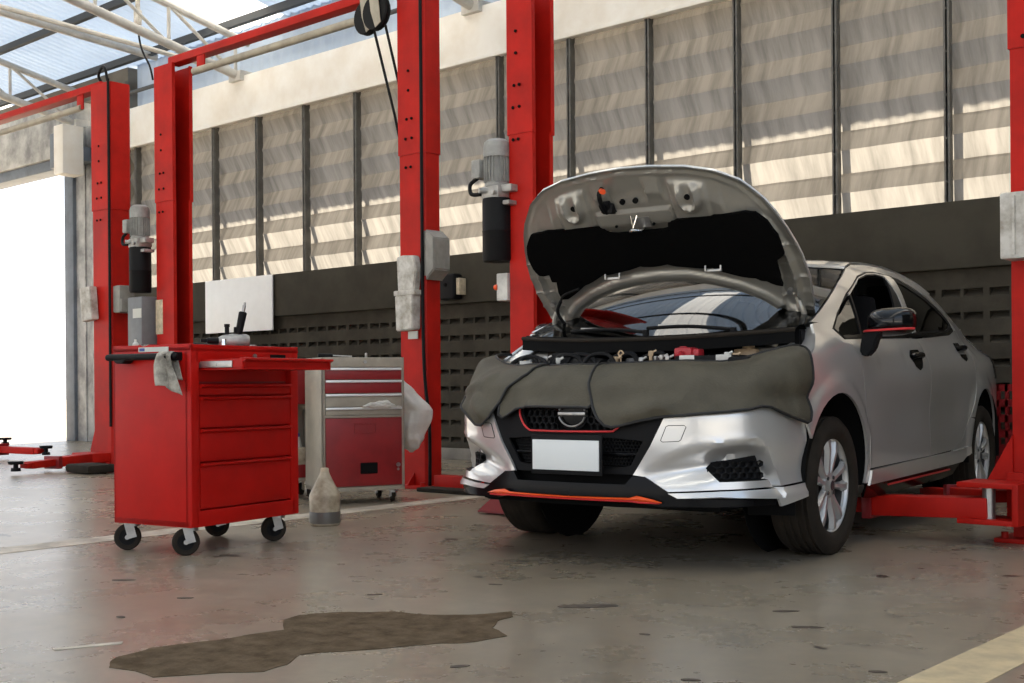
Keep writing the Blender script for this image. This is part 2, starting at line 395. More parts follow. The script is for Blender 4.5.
# roof: corrugated sheets, skylights, purlins, trusses
SL = .20
def rz_(y): return 5.36+SL*(9.2-y)
sky_x = [(-20.3, -19.0), (-13.15, -11.95), (-9.9, -8.9), (-6.65, -6.1), (-2.2, -1.1)]
def corr(x0, x1, y0, y1, lift=0.):
    n = int((x1-x0)/.036)
    def fn(u, v):
        x = x0+(x1-x0)*u; y = y0+(y1-y0)*v; ph = (x/.144) % 1.0
        h = .028*(1 if ph < .25 else (0 if .35 < ph < .9 else .5))
        return (x, y, rz_(y)+h+lift)
    return G().grid(fn, n, 2)
edges = [-24]+[e for s in sky_x for e in s]+[4.6]
CE = None
for k in range(0, len(edges), 2):
    o = struct('ceiling' if k == 0 else 'ceiling_%d' % (k//2), corr(edges[k], edges[k+1], -7, 10.6), 'roof', smooth=False)
for s in sky_x: struct('ceiling_skylight', corr(s[0], s[1], -7, 10.6, .002), 'skylight', smooth=False)
for k in range(16):
    y = 9.0-1.05*k; z = rz_(y)
    g = G(); g.bb((-24, y-.008, z-.13), (4.5, y+.008, z-.012)); g.bb((-24, y-.06, z-.13), (4.5, y+.0, z-.122)); struct('ceiling_beam_purlin', g, 'purlin', smooth=False)
def truss(x):
    g = G(); g.tube([(x, 9.2, rz_(9.2)-.72), (x, -7, rz_(-7)-.72)], .055, 12); g.tube([(x, 9.2, rz_(9.2)-.25), (x, -7, rz_(-7)-.25)], .045, 10)
    y = 9.0; k = 0
    while y > -6.5:
        g.tube([(x, y, rz_(y)-.72), (x, y, rz_(y)-.25)], .022, 8); g.tube([(x, y, rz_(y)-.72), (x, y-.95, rz_(y-.95)-.25)], .022, 8); y -= .95; k += 1
    g.bb((x-.12, 8.98, 4.6), (x+.12, 9.2, 4.72))
    return g
for x in (-20.55, -16.55, -12.55, -8.5, -4.5, -.5, 3.5): struct('ceiling_beam_truss', truss(x), 'whiteroof')
struct('ceiling_beam_brace', G().tube([(-14.5, 9.1, 5.28), (-14.5, 2., 5.72)], .05, 12).tube([(-15.6, 2., 6.1), (-12.6, 9.0, 4.72)], .03, 8), 'whiteroof')
struct('ceiling_beam_gutter', G().tube([(-15.3, 9.0, 4.86), (4.3, 9.0, 4.86)], .028, 8), 'purlin')
t = thing('hanging_cable_box', 'small pale switch box on a cable dangling from the roof truss', 'box', (-12.98, 7.9, 5.235))
obj('enclosure', G().box((0, 0, 0), (.09, .06, .18), .008).box((0, 0, .17), (.04, .04, .2)), 'grimy', t)
obj('cable', G().tube([(0, 0, -.08), (.03, .0, -.25), (.10, 0, -.42), (.25, 0, -.62), (.32, 0, -.8)], .012, 8, 6), 'black', t)

# outside
struct('ground_outside', G().bb((-80, 9.6, -.25), (60, 90, -.05)), 'concrete')
M['yard'] = mat('brightened_yard_concrete', (.78, .74, .66), .8, var=.15, scale=.6)  # unseen yard, made paler to bounce more light onto the car's front
struct('ground_yard', G().bb((-80, -60, -.25), (60, -8, -.05)), 'yard')
struct('ground_side', G().bb((-80, -8, -.25), (-24, 9.6, -.05)), 'concrete')
t = thing('far_canopy', 'pale flat roofed canopy far outside the bright doorway', 'canopy', (-44, 34, 0))
obj('roof', G().box((0, 0, 4.2), (14, 6, .3), .02), 'cloudy', t)
obj('column', G().cyl((-5, 0, -.05), (-5, 0, 4.1), .15), 'cloudy', t); obj('column', G().cyl((4, 0, -.05), (4, 0, 4.1), .15), 'cloudy', t)
t = thing('slatted_fence', 'small stack of dark horizontal slats outside beside the doorway jamb', 'fence', (-26.0, 17.5, 0))
for k in range(5): obj('slat', G().box((0, 0, 1.4+.28*k), (1.6, .06, .10), .01), 'jamb', t)
obj('post', G().box((.7, .06, 1.4), (.1, .08, 2.9)), 'cloudy', t)
t = thing('wire_rack', 'thin black wire rack standing in the bright doorway', 'rack', (-16.95, 9.75, -.05), 0)
g = G()
for x in (-.42, -.1, .2, .42): g.tube([(x, -.12, 0), (x, -.12, .36+.14*(x > .15))], .012, 6)
g.tube([(-.62, -.12, .34), (-.55, -.12, .02), (.5, -.12, .02)], .012, 6); g.tube([(-.42, -.12, .36), (.2, -.12, .36)], .012, 6); g.tube([(-.42, .12, 0), (.42, .12, 0)], .012, 6)
obj('frame', g, 'black', t)

# ------------------------------------------------------------------ lifts
def cprof(x0, x1, y0, y1, op, t=.012, lip=.035, ch=.02):
    """C channel outline, open towards +x (op=1) or -x (op=-1)"""
    a, b = (x0, x1) if op > 0 else (x1, x0); s = 1 if op > 0 else -1
    return [(b, y0), (a+s*ch, y0), (a, y0+ch), (a, y1-ch), (a+s*ch, y1), (b, y1), (b, y1-lip), (b-s*t, y1-lip), (b-s*t, y1-t), (a+s*(ch+.004), y1-t), (a+s*t, y1-ch-.004), (a+s*t, y0+ch+.004), (a+s*(ch+.004), y0+t), (b-s*t, y0+t), (b-s*t, y0+lip), (b, y0+lip)]
def post(root, x0, x1, y0, y1, op, top, seam=2.58):
    g = G().prism(cprof(x0, x1, y0, y1, op), .02, seam)
    g.prism(cprof(x0-.008, x1+.008, y0-.008, y1+.008, op), seam-.02, top)
    p = obj('column', g, 'red', root, world=True, angle=25)
    xc, yc = (x0+x1)/2, (y0+y1)/2
    g = G().bb((x0-.06, y0-.10, 0), (x1+.06, y1+.1, .022), .004)
    for sx in (x0-.02, x1+.02): g.cyl((sx, y0-.06, .02), (sx, y0-.06, .05), .018, n=8)
    g.prism([(y0, .02), (y0-.08, .02), (y0, .12)], xc-.006, xc+.006, 'yz')
    obj('base_plate', g, 'red', root, world=True)
    s = 1 if op > 0 else -1; a = x0 if op > 0 else x1
    g = G().cyl((a+s*.10, yc-.01, .3), (a+s*.10, yc-.01, 1.75), .035, n=16).cyl((a+s*.10, yc-.01, 1.75), (a+s*.10, yc-.01, 2.5), .02, n=12)
    obj('lift_cylinder', g, 'black', root, world=True)
    b0 = None
    for dx, z in [(.3, 2.46), (.5, 2.46), (.3, 2.68), (.55, 2.68), (.35, 2.83), (.55, 2.83), (.42, 3.05), (.42, 3.2)]:
        loc = Vector((x0+dx*(x1-x0), y0-.010, z))-Vector(root.location)
        if b0 is None:
            b0 = obj('bolt', G().cyl((0, 0, 0), (0, -.008, 0), .011, n=8), 'dark', root); b0.location = loc
        else: dup(b0, root, loc)
    return p
def beam(root, xa, xb, y, z):
    g = G().bb((xa, y-.06, z-.02), (xb, y+.06, z+.05), .006)
    obj('overhead_beam', g, 'red', root, world=True)
    for x in (xa+.52, xb-.42): obj('beam_hanger', G().bb((x-.06, y-.05, z-.17), (x+.06, y-.035, z-.02), .003), 'red', root, world=True)
    obj('shutoff_bar', G().cyl((xa+.4, y-.04, z-.15), (xb-.4, y-.04, z-.15), .032, n=14), 'rod', root, world=True)
def power_unit(root, x, y, zt, side):
    """motor on top, tank below; side: direction of the column in x"""
    p = obj('power_unit', G().box((x, y, zt-.37), (.17, .17, .09), .02).box((x+side*.12, y, zt-.35), (.1, .1, .05), .01).box((x+side*.13, y, zt-.45), (.06, .12, .03), .008).cyl((x-.02, y-.07, zt-.36), (x-.05, y-.13, zt-.36), .02, n=10).cyl((x+.05, y-.08, zt-.38), (x+.06, y-.12, zt-.38), .015, n=8), 'alu', root, world=True)
    g = G()
    prof = [(.0, zt-.33), (.085, zt-.33)]
    mt = Matrix.Translation(G0 := Vector((x, y, 0)))
    g.lathe([(.0, zt-.33), (.088, zt-.33), (.088, zt-.31), (.078, zt-.30), (.078, zt-.12), (.0, zt-.12)], mt, 28)
    for k in range(22):
        a = 2*pi*k/22; g.box((x+.086*cos(a), y+.086*sin(a), zt-.21), (.018, .004, .17), rot=Matrix.Rotation(a, 3, 'Z'))
    obj('motor', g, 'greymotor', p, world=True)
    obj('fan_cover', G().lathe([(0, zt), (.06, zt), (.088, zt-.02), (.096, zt-.05), (.096, zt-.125), (.088, zt-.125)], mt, 28), 'greymotor', p, world=True)
    obj('junction_box', G().box((x-.115, y-.045, zt-.20), (.08, .11, .13), .012), 'greymotor', p, world=True)
    obj('hose', G().tube([(x-.13, y-.06, zt-.26), (x-.19, y-.07, zt-.30), (x-.16, y-.09, zt-.37), (x-.07, y-.09, zt-.38)], .014, 8, 6), 'black', p, world=True)
    obj('oil_tank', G().lathe([(0, zt-.41), (.10, zt-.41), (.105, zt-.43), (.105, zt-.63), (.108, zt-.635), (.105, zt-.64), (.105, zt-.83), (.098, zt-.845), (0, zt-.845)], mt, 32), 'black', p, world=True)
    return p
def pad(root, x, y, z, h=.1):
    obj('lift_pad', G().cyl((x, y, z), (x, y, z+h*.7), .022, n=12).lathe([(0, z), (.045, z), (.04, z+.03), (0, z+.03)], Matrix.Translation((x, y, 0)), 16).lathe([(0, z+h*.7), (.065, z+h*.7), (.07, z+h), (0, z+h)], Matrix.Translation((x, y, 0)), 20), 'black', root, world=True)
def arm(root, p0, p1, w0=.15, h=.11, ext=.4):
    p0, p1 = Vector(p0), Vector(p1); d = p1-p0; L = d.length; rot = d.to_track_quat('X', 'Z').to_matrix()
    m = p0+d*(1-ext)*.5
    a = obj('swing_arm', G().box(m, (L*(1-ext)+.02, w0, h), .008, rot), 'red', root, world=True)
    m2 = p0+d*(1-ext*.5-.05)
    obj('extension', G().box(m2, (L*(ext+.1), w0*.72, h*.72), .006, rot).box(p1, (.12, w0*.6, h*.5), .006, rot), 'red', a, world=True)
    obj('collar', G().box(p0+d*(1-ext), (.05, w0+.03, h+.03), .006, rot), 'redcab', a, world=True)
    return a

# far left lift: one column in view, its beam running out to the left
L0 = thing('two_post_lift', 'far left red lift column beside the bright doorway, arms low on the floor', 'car lift', (-12.9, 6.4, 0))
post(L0, -11.21, -10.875, 6.3, 6.52, -1, 3.82)
post(L0, -14.9, -14.58, 6.3, 6.52, 1, 3.82)
beam(L0, -14.9, -11.05, 6.36, 3.80)
for a in [((-11.4, 6.25, .17), (-10.95, 5.42, .12))]: pass
obj('carriage', G().prism([(-11.22, .10), (-11.40, .10), (-11.40, .16), (-11.22, .56)], 6.36, 6.40, 'xz').bb((-11.3, 6.1, .05), (-10.9, 6.3, .14), .008), 'red', L0, world=True)
arm(L0, (-10.98, 6.1, .095), (-10.72, 5.36, .075), .15, .09)
pad(L0, -10.68, 5.22, .03, .09)
arm(L0, (-14.6, 6.0, .12), (-12.6, 6.40, .10), .15, .10, .3)
pad(L0, -12.48, 6.44, .06, .10); pad(L0, -13.3, 6.38, .15, .08)
obj('control_box', G().box((-10.81, 6.40, 1.66), (.13, .17, .27), .02).box((-10.74, 6.40, 1.60), (.02, .15, .12), .005), 'greybox', L0, world=True)
obj('cable', G().tube([(-11.04, 6.36, 3.78), (-11.08, 6.3, 3.90), (-10.95, 6.28, 3.97), (-10.87, 6.275, 3.82), (-10.870, 6.282, 3.5), (-10.870, 6.282, .4)], .014, 8, 5), 'black', L0, world=True)
obj('floor_shoe', G().box((-10.28, 5.74, .045), (.42, .30, .08), .03), 'rubber', L0, world=True)

# middle lift (left column open to the right, right column closed)
L1 = thing('two_post_lift', 'red lift with overhead beam and two columns behind the tool cabinets', 'car lift', (-8.3, 6.42, 0))
post(L1, -10.27, -9.96, 6.42, 6.63, 1, 3.86)
post(L1, -6.835, -6.565, 6.42, 6.60, -1, 3.92)
beam(L1, -10.06, -6.7, 6.50, 3.878)
power_unit(L1, -10.44, 6.36, 2.55, 1)
obj('power_box', G().box((-10.45, 6.40, 1.40), (.25, .2, .52), .012), 'grey', L1, world=True)
bx = obj('rating_label', G().box((-10.40, 6.298, 1.50), (.15, .004, .09)), 'label', L1, world=True)
obj('warning_label', G().box((-10.205, 6.418, 1.46), (.12, .004, .33), .001), 'yellowed', L1, world=True)
obj('control_box', G().prism([(6.42, 1.62), (6.60, 1.62), (6.60, 1.96), (6.42, 1.96)], -6.575, -6.54, 'yz').prism([(-6.54, 1.58), (-6.45, 1.66), (-6.45, 1.90), (-6.54, 1.97)], 6.40, 6.58, 'xz', .008), 'greybox', L1, world=True)
obj('cable', G().tube([(-6.575, 6.40, 3.9), (-6.578, 6.405, 3.), (-6.578, 6.405, 1.6), (-6.56, 6.40, .9), (-6.52, 6.41, .5), (-6.54, 6.43, .02)], .013, 8, 6), 'black', L1, world=True)
for x, y in ((-7.17, 6.40), (-7.02, 6.36)):
    w = obj('pulley', G().lathe([(0, -.03), (.13, -.03), (.14, -.02), (.12, -.008), (.12, .008), (.14, .02), (.13, .03), (0, .03)], Matrix.Translation((x, y, 3.70)) @ Matrix.Rotation(pi/2, 4, 'X') , 28), 'black', L1, world=True)
    obj('pulley_bracket', G().prism([(x-.05, 3.9), (x+.05, 3.9), (x+.09, 3.60), (x+.03, 3.57), (x-.02, 3.7)], y-.045, y-.038, 'xz'), 'rod', L1, world=True)
obj('lift_cable', G().tube([(-7.08, 6.38, 3.6), (-6.92, 6.45, 2.9), (-6.83, 6.5, 2.4)], .011, 6), 'black', L1, world=True)
obj('lift_cable', G().tube([(-6.92, 6.36, 3.58), (-6.86, 6.45, 3.1), (-6.82, 6.5, 2.6)], .011, 6), 'black', L1, world=True)
obj('floor_channel', G().bb((-6.50, 6.43, .015), (-5.72, 6.53, .105), .006), 'red', L1, world=True)
obj('floor_cover', G().bb((-6.45, 6.2, .0), (-5.75, 6.36, .03), .008), 'rubber', L1, world=True)

# right lift carrying the car bay
L2 = thing('two_post_lift', 'red lift with columns on both sides of the silver car, power unit left', 'car lift', (-3.7, 6.15, 0))
post(L2, -5.525, -5.295, 6.2, 6.42, 1, 3.52, 2.52)
post(L2, -2.085, -1.86, 6.05, 6.27, -1, 3.52, 2.43)
power_unit(L2, -5.60, 6.18, 2.48, 1)
obj('switch_box', G().box((-5.565, 6.24, 1.46), (.10, .12, .19), .008), 'white', L2, world=True)
obj('stop_button', G().cyl((-5.61, 6.19, 1.46), (-5.635, 6.185, 1.46), .022, .018, 14), 'orange', L2, world=True)
obj('control_box', G().box((-1.965, 5.98, 1.53), (.25, .15, .32), .012).box((-2.02, 5.90, 1.53), (.012, .02, .28)), 'grimy', L2, world=True)
car_g = G().bb((-2.26, 5.78, .10), (-1.98, 6.03, .125), .004).bb((-2.26, 5.78, .275), (-1.98, 6.03, .30), .004).bb((-2.0, 5.78, .10), (-1.97, 6.04, .30), .004)
car_g.prism([(-2.20, .30), (-2.08, .30), (-2.08, .52)], 6.03, 6.05, 'xz').bb((-2.1, 6.0, .1), (-1.9, 6.05, .34), .006)
obj('carriage', car_g, 'red', L2, world=True)
obj('pivot_pin', G().cyl((-2.13, 5.85, .11), (-2.13, 5.85, .29), .03, n=16), 'steel', L2, world=True)
arm(L2, (-2.14, 5.88, .175), (-2.80, 5.84, .155), .14, .10, .12)
arm(L2, (-2.12, 6.0, .22), (-2.75, 6.62, .17), .08, .06, .4)
arm(L2, (-5.2, 6.1, .2), (-4.62, 5.05, .18), .13, .10, .35)
obj('carriage', G().bb((-5.4, 6.02, .1), (-5.2, 6.2, .6), .01), 'red', L2, world=True)
obj('arm_foot', G().prism([(-5.05, .01), (-4.6, .01), (-4.66, .10), (-4.9, .12)], 5.35, 5.75, 'xz', .01), 'redcab', L2, world=True)

# loose things on the columns and the wall
def paper_holder(name, label, x, y, z, h, group=None):
    t = thing(name, label, 'holder', (x, y, z))
    g = G().prism([(-.095, .5*h), (-.11, .98*h), (-.05, h), (.08, .985*h), (.105, .8*h), (.075, .5*h)], -.07, 0, 'xz', .008)
    obj('upper_pocket', g, 'grimy', t)
    obj('lower_pocket', G().prism([(-.10, 0), (-.11, .47*h), (.09, .49*h), (.085, .02*h)], -.09, 0, 'xz', .008).box((0, -.045, .5*h), (.23, .10, .04), .008), 'grimy', t)
    obj('tag', G().box((.02, -.02, -.03), (.10, .01, .06)), 'label', t)
    return t
paper_holder('document_holder', 'grimy white two pocket holder hung on the column behind the bag', -6.695, 6.415, 1.20, .58)
t = thing('paper_sleeve', 'small pale sleeve hung on the far left red column', 'holder', (-11.22, 6.285, 1.47))
obj('sleeve', G().prism([(-.10, .32), (.10, .33), (.14, .0), (-.06, -.02)], -.08, 0, 'xz', .006), 'grimy', t)
t = thing('white_board', 'blank white board hung on the dark wall band above the red cart', 'board', (-12.49, WY-.13, 1.80))
obj('panel', G().box((0, 0, 0), (1.39, .02, .67), .004), 'board', t)
obj('rear_batten', G().box((0, .02, .2), (1.2, .02, .05)), 'steel', t)
t = thing('wall_box', 'rounded black box fixed on the dark band between the red columns', 'box', (-8.76, WY-.17, 1.80))
obj('body', G().box((0, 0, 0), (.23, .14, .27), .035, seg=3), 'black', t)
obj('knob', G().cyl((.0, -.07, .02), (0, -.085, .02), .018, n=12), 'dark', t)
obj('side_plate', G().box((.135, .02, 0), (.05, .1, .17), .006), 'yellowed', t)
t = thing('red_crate', 'red mesh crate on the floor behind the silver car', 'crate', (-3.12, 8.86, .0))
g = G(); 
for k in range(7):
    z = .05+.11*k; g.bb((-.2, -.11, z), (.2, -.10, z+.05)); g.bb((-.2, .10, z), (.2, .11, z+.05)); g.bb((-.2, -.11, z), (-.19, .11, z+.05)); g.bb((.19, -.11, z), (.2, .11, z+.05))
for k in range(7): x = -.19+.063*k; g.bb((x-.01, -.11, 0), (x+.01, -.10, .76)); g.bb((x-.01, .10, 0), (x+.01, .11, .76))
g.bb((-.2, -.11, 0), (.2, .11, .03)); obj('basket', g, 'redcab', t, smooth=False)

# ------------------------------------------------------------------ red roller cart (front faces local +x)
RC = thing('tool_cart', 'tall bright red roller tool cart with one drawer pulled open', 'tool cart', (-5.108, 3.486, 0), 10.1)
dx, dy, zb, zt = .526, .732, .136, .975
hx, hy = dx/2, dy/2
g = G()
g.bb((-hx, -hy, zb), (hx-.02, -hy+.018, zt), .004); g.bb((-hx, hy-.018, zb), (hx-.02, hy, zt), .004)
g.bb((-hx, -hy, zb), (-hx+.015, hy, zt), .003); g.bb((-hx, -hy, zb), (hx-.005, hy, zb+.03), .003)
g.bb((hx-.05, -hy, zb), (hx, -hy+.055, zt), .012); g.bb((hx-.05, hy-.055, zb), (hx, hy, zt), .008)
g.bb((hx-.04, -hy+.03, zb), (hx, hy-.03, zb+.075), .004); g.bb((hx-.04, -hy+.03, zt-.075), (hx, hy-.03, zt), .004)
g.bb((hx-.045, -hy+.04, zb), (hx-.035, hy-.04, zt-.02))
obj('body', g, 'redcart', RC)
g = G().bb((-hx, -hy, zt-.02), (hx, hy, zt-.008)); g.bb((-hx, -hy, zt-.02), (-hx+.02, hy, zt+.012), .003); g.bb((hx-.02, -hy, zt-.02), (hx, hy, zt+.010), .003); g.bb((-hx, -hy, zt-.02), (hx, -hy+.02, zt+.012), .003); g.bb((-hx, hy-.02, zt-.02), (hx, hy, zt+.012), .003)
obj('top_tray', g, 'redcart', RC)
def drawer(z0, z1, out=0.):
    g = G().bb((hx-.022+out, -hy+.058, z0), (hx-.004+out, hy-.058, z1), .003)
    g.prism([(hx-.006+out, z1), (hx+.014+out, z1-.002), (hx+.016+out, z1-.010), (hx-.002+out, z1-.02)], -hy+.06, hy-.06, 'xz')
    if out:
        g.bb((hx-.022, -hy+.065, z0+.005), (hx+out, -hy+.078, z1-.005)); g.bb((hx-.022, hy-.078, z0+.005), (hx+out, hy-.065, z1-.005)); g.bb((hx-.022, -hy+.065, z0), (hx+out, hy-.065, z0+.01))
    return obj('drawer', g, 'redcart', RC)
zz = [zb+.08, .405, .575, .735, .80, .845]
drawer(zb+.083, .432); drawer(.439, .590); drawer(.597, .742); drawer(.749, .800)
od = drawer(.866, .920, .27)
obj('slide', G().bb((hx-.02, -hy+.058, .876), (hx+.20, -hy+.066, .906), .002).cyl((hx+.1, -hy+.058, .891), (hx+.1, -hy+.055, .891), .006, n=8), 'steel', od)
obj('inner_shelf', G().bb((-.2, -hy+.06, .802), (hx-.03, hy-.06, .812)), 'redcab', RC)
obj('lock', G().cyl((hx, .05, zt-.04), (hx+.006, .05, zt-.04), .012, n=14), 'steel', RC)
obj('lock_slot', G().bb((hx-.002, .16, zt-.06), (hx+.004, .27, zt-.03), .003), 'dark', RC)
h = obj('handle', G().cyl((-hx+.02, -hy-.045, .93), (hx-.06, -hy-.045, .93), .016, n=16).sphere((-hx+.02, -hy-.045, .93), .016).sphere((hx-.06, -hy-.045, .93), .016), 'black', RC)
obj('handle_mount', G().prism([(-hx+.05, .93), (-hx+.16, .93), (-hx+.13, .900), (-hx+.08, .900)], -hy-.055, -hy+.002, 'xz', .004), 'black', h); obj('handle_mount', G().box((hx-.08, -hy-.02, .93), (.05, .05, .04), .006), 'black', h)
obj('name_label', G().box((.02, -hy-.003, .965), (.20, .004, .022)), 'label', RC)
obj('name_label_mark', G().box((-.055, -hy-.0055, .965), (.035, .002, .014), .002), 'blue', RC)
def caster(parent, x, y, r, a, top, m='steel', w=.035):
    c = obj('caster', G().lathe([(0, top-.004), (.03, top-.004), (.03, top-.02), (0, top-.02)], Matrix.Translation((x, y, 0)), 16), m, parent)
    d = Vector((cos(a), sin(a), 0)); n = Vector((-sin(a), cos(a), 0)); hub = Vector((x, y, r))+d*.028
    g = G()
    for s in (-1, 1):
        o = n*s*(w/2+.006); rot = Matrix.Rotation(a, 3, 'Z')
        g.box(Vector((x, y, (r+top)/2))+d*.014+o, (.042, .003, top-r+.01), 0, rot @ Matrix.Rotation(.25, 3, 'Y'))
        g.cyl(hub+o, hub+o*1.25, .011, n=10)
    obj('fork', g, m, c)
    mt = Matrix.Translation(hub) @ (Matrix.Rotation(a, 4, 'Z') @ Matrix.Rotation(pi/2, 4, 'X'))
    obj('tire', G().lathe([(r*.62, -w/2), (r*.92, -w/2), (r, -w*.3), (r, w*.3), (r*.92, w/2), (r*.62, w/2), (r*.62, -w/2)], mt, 28), 'rubber', c)
    obj('hub', G().lathe([(0, -w*.4), (r*.3, -w*.45), (r*.35, -w*.3), (r*.63, -w*.3), (r*.63, w*.3), (r*.35, w*.3), (r*.3, w*.45), (0, w*.4)], mt, 24), 'black', c)
for sx, sy, a in ((1, -1, .5), (-1, -1, .4), (1, 1, .7), (-1, 1, .6)): caster(RC, sx*(hx-.065)-.01, sy*(hy-.07), .0635, R(200)+a, zb)

# rag on the handle
def rag():
    g = bmesh.new()
    def fn(u, v):
        w = .058+.035*v; x = -hx+.42+(u-.5)*1.5*w+.05*max(0, v-.35)*1.1
        if v < .12: ang = (v/.12)*pi; return (x, -hy-.045+.019*cos(ang), .93+.019*sin(ang))
        tt = (v-.12)/.88
        y = -hy-.064-.012*sin(u*9+tt*2)-.012*sin(u*5.2+1)*tt
        return (x, y, .93-.135*tt-.05*tt*(1 if u > .3 else .3)*abs(u-.1)-.0)
    return G().grid(lambda u, v: fn(u, v), 22, 30)
gr = rag()
def back(u, v):
    x = -hx+.42+(u-.5)*.08; return (x+.03*v, -hy-.022+.006*sin(u*8)*v, .94-.12*v)
gr.grid(back, 14, 12)
o = obj('rag', gr, 'cloth'); o.location = RC.location; o.rotation_euler = RC.rotation_euler
md = o.modifiers.new('s', 'SOLIDIFY'); md.thickness = .004
tag(o, 'stained grey rag draped over the black handle of the red cart', 'rag')

# things on the cart top (cart-local placement)
CM = Matrix.Translation(RC.location) @ Matrix.Rotation(R(10.1), 4, 'Z')
def on_cart(name, label, cat, x, y, rz=0, z=zt-.0075):
    p = CM @ Vector((x, y, z)); return thing(name, label, cat, p, 10.1+rz)
t = on_cart('impact_wrench', 'silver air impact wrench with black grip pointing up on the red cart', 'impact wrench', .07, .10, 235)
t.scale = (.95, .95, .95)
XR = Matrix.Rotation(pi/2, 4, 'Y')
obj('motor_housing', G().lathe([(0, -.085), (.028, -.085), (.036, -.07), (.038, .0), (.034, .03), (.026, .06), (.018, .075), (0, .075)], Matrix.Translation((0, 0, .052)) @ XR, 24), 'alu', t)
obj('anvil', G().cyl((.07, 0, .052), (.135, 0, .052), .016, n=14).box((.15, 0, .052), (.035, .016, .016), .002), 'black', t)
obj('grip', G().cyl((-.03, 0, .085), (-.055, 0, .205), .019, .022, 16, .004), 'black', t)
obj('trigger', G().box((-.012, 0, .11), (.012, .016, .03), .003), 'black', t)
obj('air_fitting', G().cyl((-.055, 0, .205), (-.062, 0, .24), .009, n=12).cyl((-.062, 0, .24), (-.065, 0, .256), .006, n=10), 'steel', t)
obj('selector', G().cyl((.03, 0, .085), (.03, 0, .13), .012, n=12).cyl((.03, 0, .125), (.03, 0, .14), .015, n=12), 'black', t)
t = on_cart('ratchet_wrench', 'black cordless ratchet lying behind the impact wrench on the red cart', 'wrench', -.03, .20, 80)
obj('body', G().cyl((-.12, 0, .022), (.06, 0, .022), .021, .018, 16, .004), 'black', t); obj('head', G().cyl((.06, 0, .022), (.13, 0, .022), .012, n=12).cyl((.13, 0, .008), (.13, 0, .036), .018, n=16), 'steel', t)
t = on_cart('socket', 'bright steel socket standing at the front edge of the red cart top', 'socket', .20, -.09)
obj('sleeve', G().lathe([(0, 0), (.011, 0), (.012, .004), (.012, .03), (.010, .036), (.010, .05), (0, .05)], None, 18), 'chrome', t)
t = on_cart('socket', 'dark socket with black extension lying left on the red cart', 'socket', .12, -.16, 60)
obj('sleeve', G().cyl((-.04, 0, .016), (.03, 0, .016), .016, .014, 16, .002).cyl((.03, 0, .016), (.11, 0, .016), .007, n=10), 'black', t)
t = on_cart('parts_dish', 'small shallow steel parts dish on the near corner of the red cart', 'dish', -.05, -.30)
obj('bowl', G().lathe([(0, .004), (.05, .004), (.07, .022), (.074, .022), (.054, 0), (0, 0)], None, 28), 'chrome', t)
t = on_cart('white_tray', 'flat white tray lying on the red cart top behind the sockets', 'tray', -.14, -.02, 4)
obj('sheet', G().box((0, 0, .005), (.16, .42, .008), .003).bb((-.08, -.21, .0), (-.074, .21, .02)).bb((.074, -.21, 0), (.08, .21, .02)), 'white', t)
t = on_cart('pry_bar', 'long dark bar lying along the far end of the red cart top', 'pry bar', .13, .20, 84)
obj('shaft', G().cyl((-.11, 0, .013), (.11, 0, .013), .0125, n=14), 'black', t); obj('tip', G().box((.14, 0, .011), (.07, .022, .008), .003), 'steel', t)
t = on_cart('small_bottle', 'tiny clear bottle standing near the left edge of the red cart', 'bottle', -.18, -.30)
obj('glass_body', G().lathe([(0, 0), (.014, 0), (.015, .005), (.015, .03), (.007, .04), (.007, .052), (0, .052)], None, 16), 'label', t)

# ------------------------------------------------------------------ beige cabinet (front faces local -y)
BC = thing('tool_cabinet', 'beige tool cabinet with red drawers, silver pulls and red lower door', 'tool cabinet', (-6.242, 5.424, 0), 67.1)
cx, cy, cb, ct = .572/2, .404/2, .085, .975
g = G().bb((-cx, -cy, cb), (-cx+.012, cy, ct), .003).bb((cx-.012, -cy, cb), (cx, cy, ct), .003).bb((-cx, cy-.01, cb), (cx, cy, ct)).bb((-cx, -cy, ct-.065), (cx, cy, ct), .006).bb((-cx, -cy, cb), (cx, cy, cb+.03), .004)
g.bb((-cx, -cy, cb), (-cx+.02, -cy+.03, ct), .003).bb((cx-.02, -cy, cb), (cx, -cy+.03, ct), .003).bb((-cx+.01, -cy+.012, cb+.02), (cx-.01, -cy+.02, ct-.02))
g.bb((-cx+.01, -cy, .575), (cx-.01, -cy+.03, .59), .003)
obj('body', g, 'beige', BC)
zs = [(.828, .905), (.738, .823), (.648, .732)]
for k, (a, b) in enumerate(zs):
    d = obj('drawer', G().bb((-cx+.022, -cy-.006, a), (cx-.022, -cy+.012, b), .003), 'redcab' if k < 2 else 'beige', BC)
    obj('pull', G().bb((-cx+.022, -cy-.018, b-.016), (cx-.022, -cy-.004, b), .005), 'pull', d)
d = obj('drawer', G().bb((-cx+.022, -cy-.006, .592), (cx-.022, -cy+.012, .643), .003), 'beige', BC); obj('pull', G().bb((-cx+.022, -cy-.018, .627), (cx-.022, -cy-.004, .643), .005), 'pull', d)
d = obj('door', G().bb((-cx+.022, -cy-.008, cb+.035), (cx-.022, -cy+.01, .572), .004), 'redcab', BC)
obj('handle_slot', G().bb((-.03, -cy-.011, .20), (.09, -cy-.004, .275), .006), 'dark', d)
obj('embossed_grip', G().bb((-.07, -cy-.012, .47), (.08, -cy-.005, .475)).bb((-.07, -cy-.012, .53), (.08, -cy-.005, .535)).bb((-.07, -cy-.012, .47), (-.065, -cy-.005, .535)).bb((.075, -cy-.012, .47), (.08, -cy-.005, .535)), 'redcab', d)
obj('latch', G().cyl((.235, -cy-.02, .255), (.235, -cy-.005, .255), .014, n=14).cyl((.235, -cy-.012, .225), (.235, -cy-.004, .225), .009, n=12), 'steel', d)
obj('lock', G().cyl((.01, -cy-.008, .945), (.01, -cy, .945), .011, n=14), 'steel', BC)
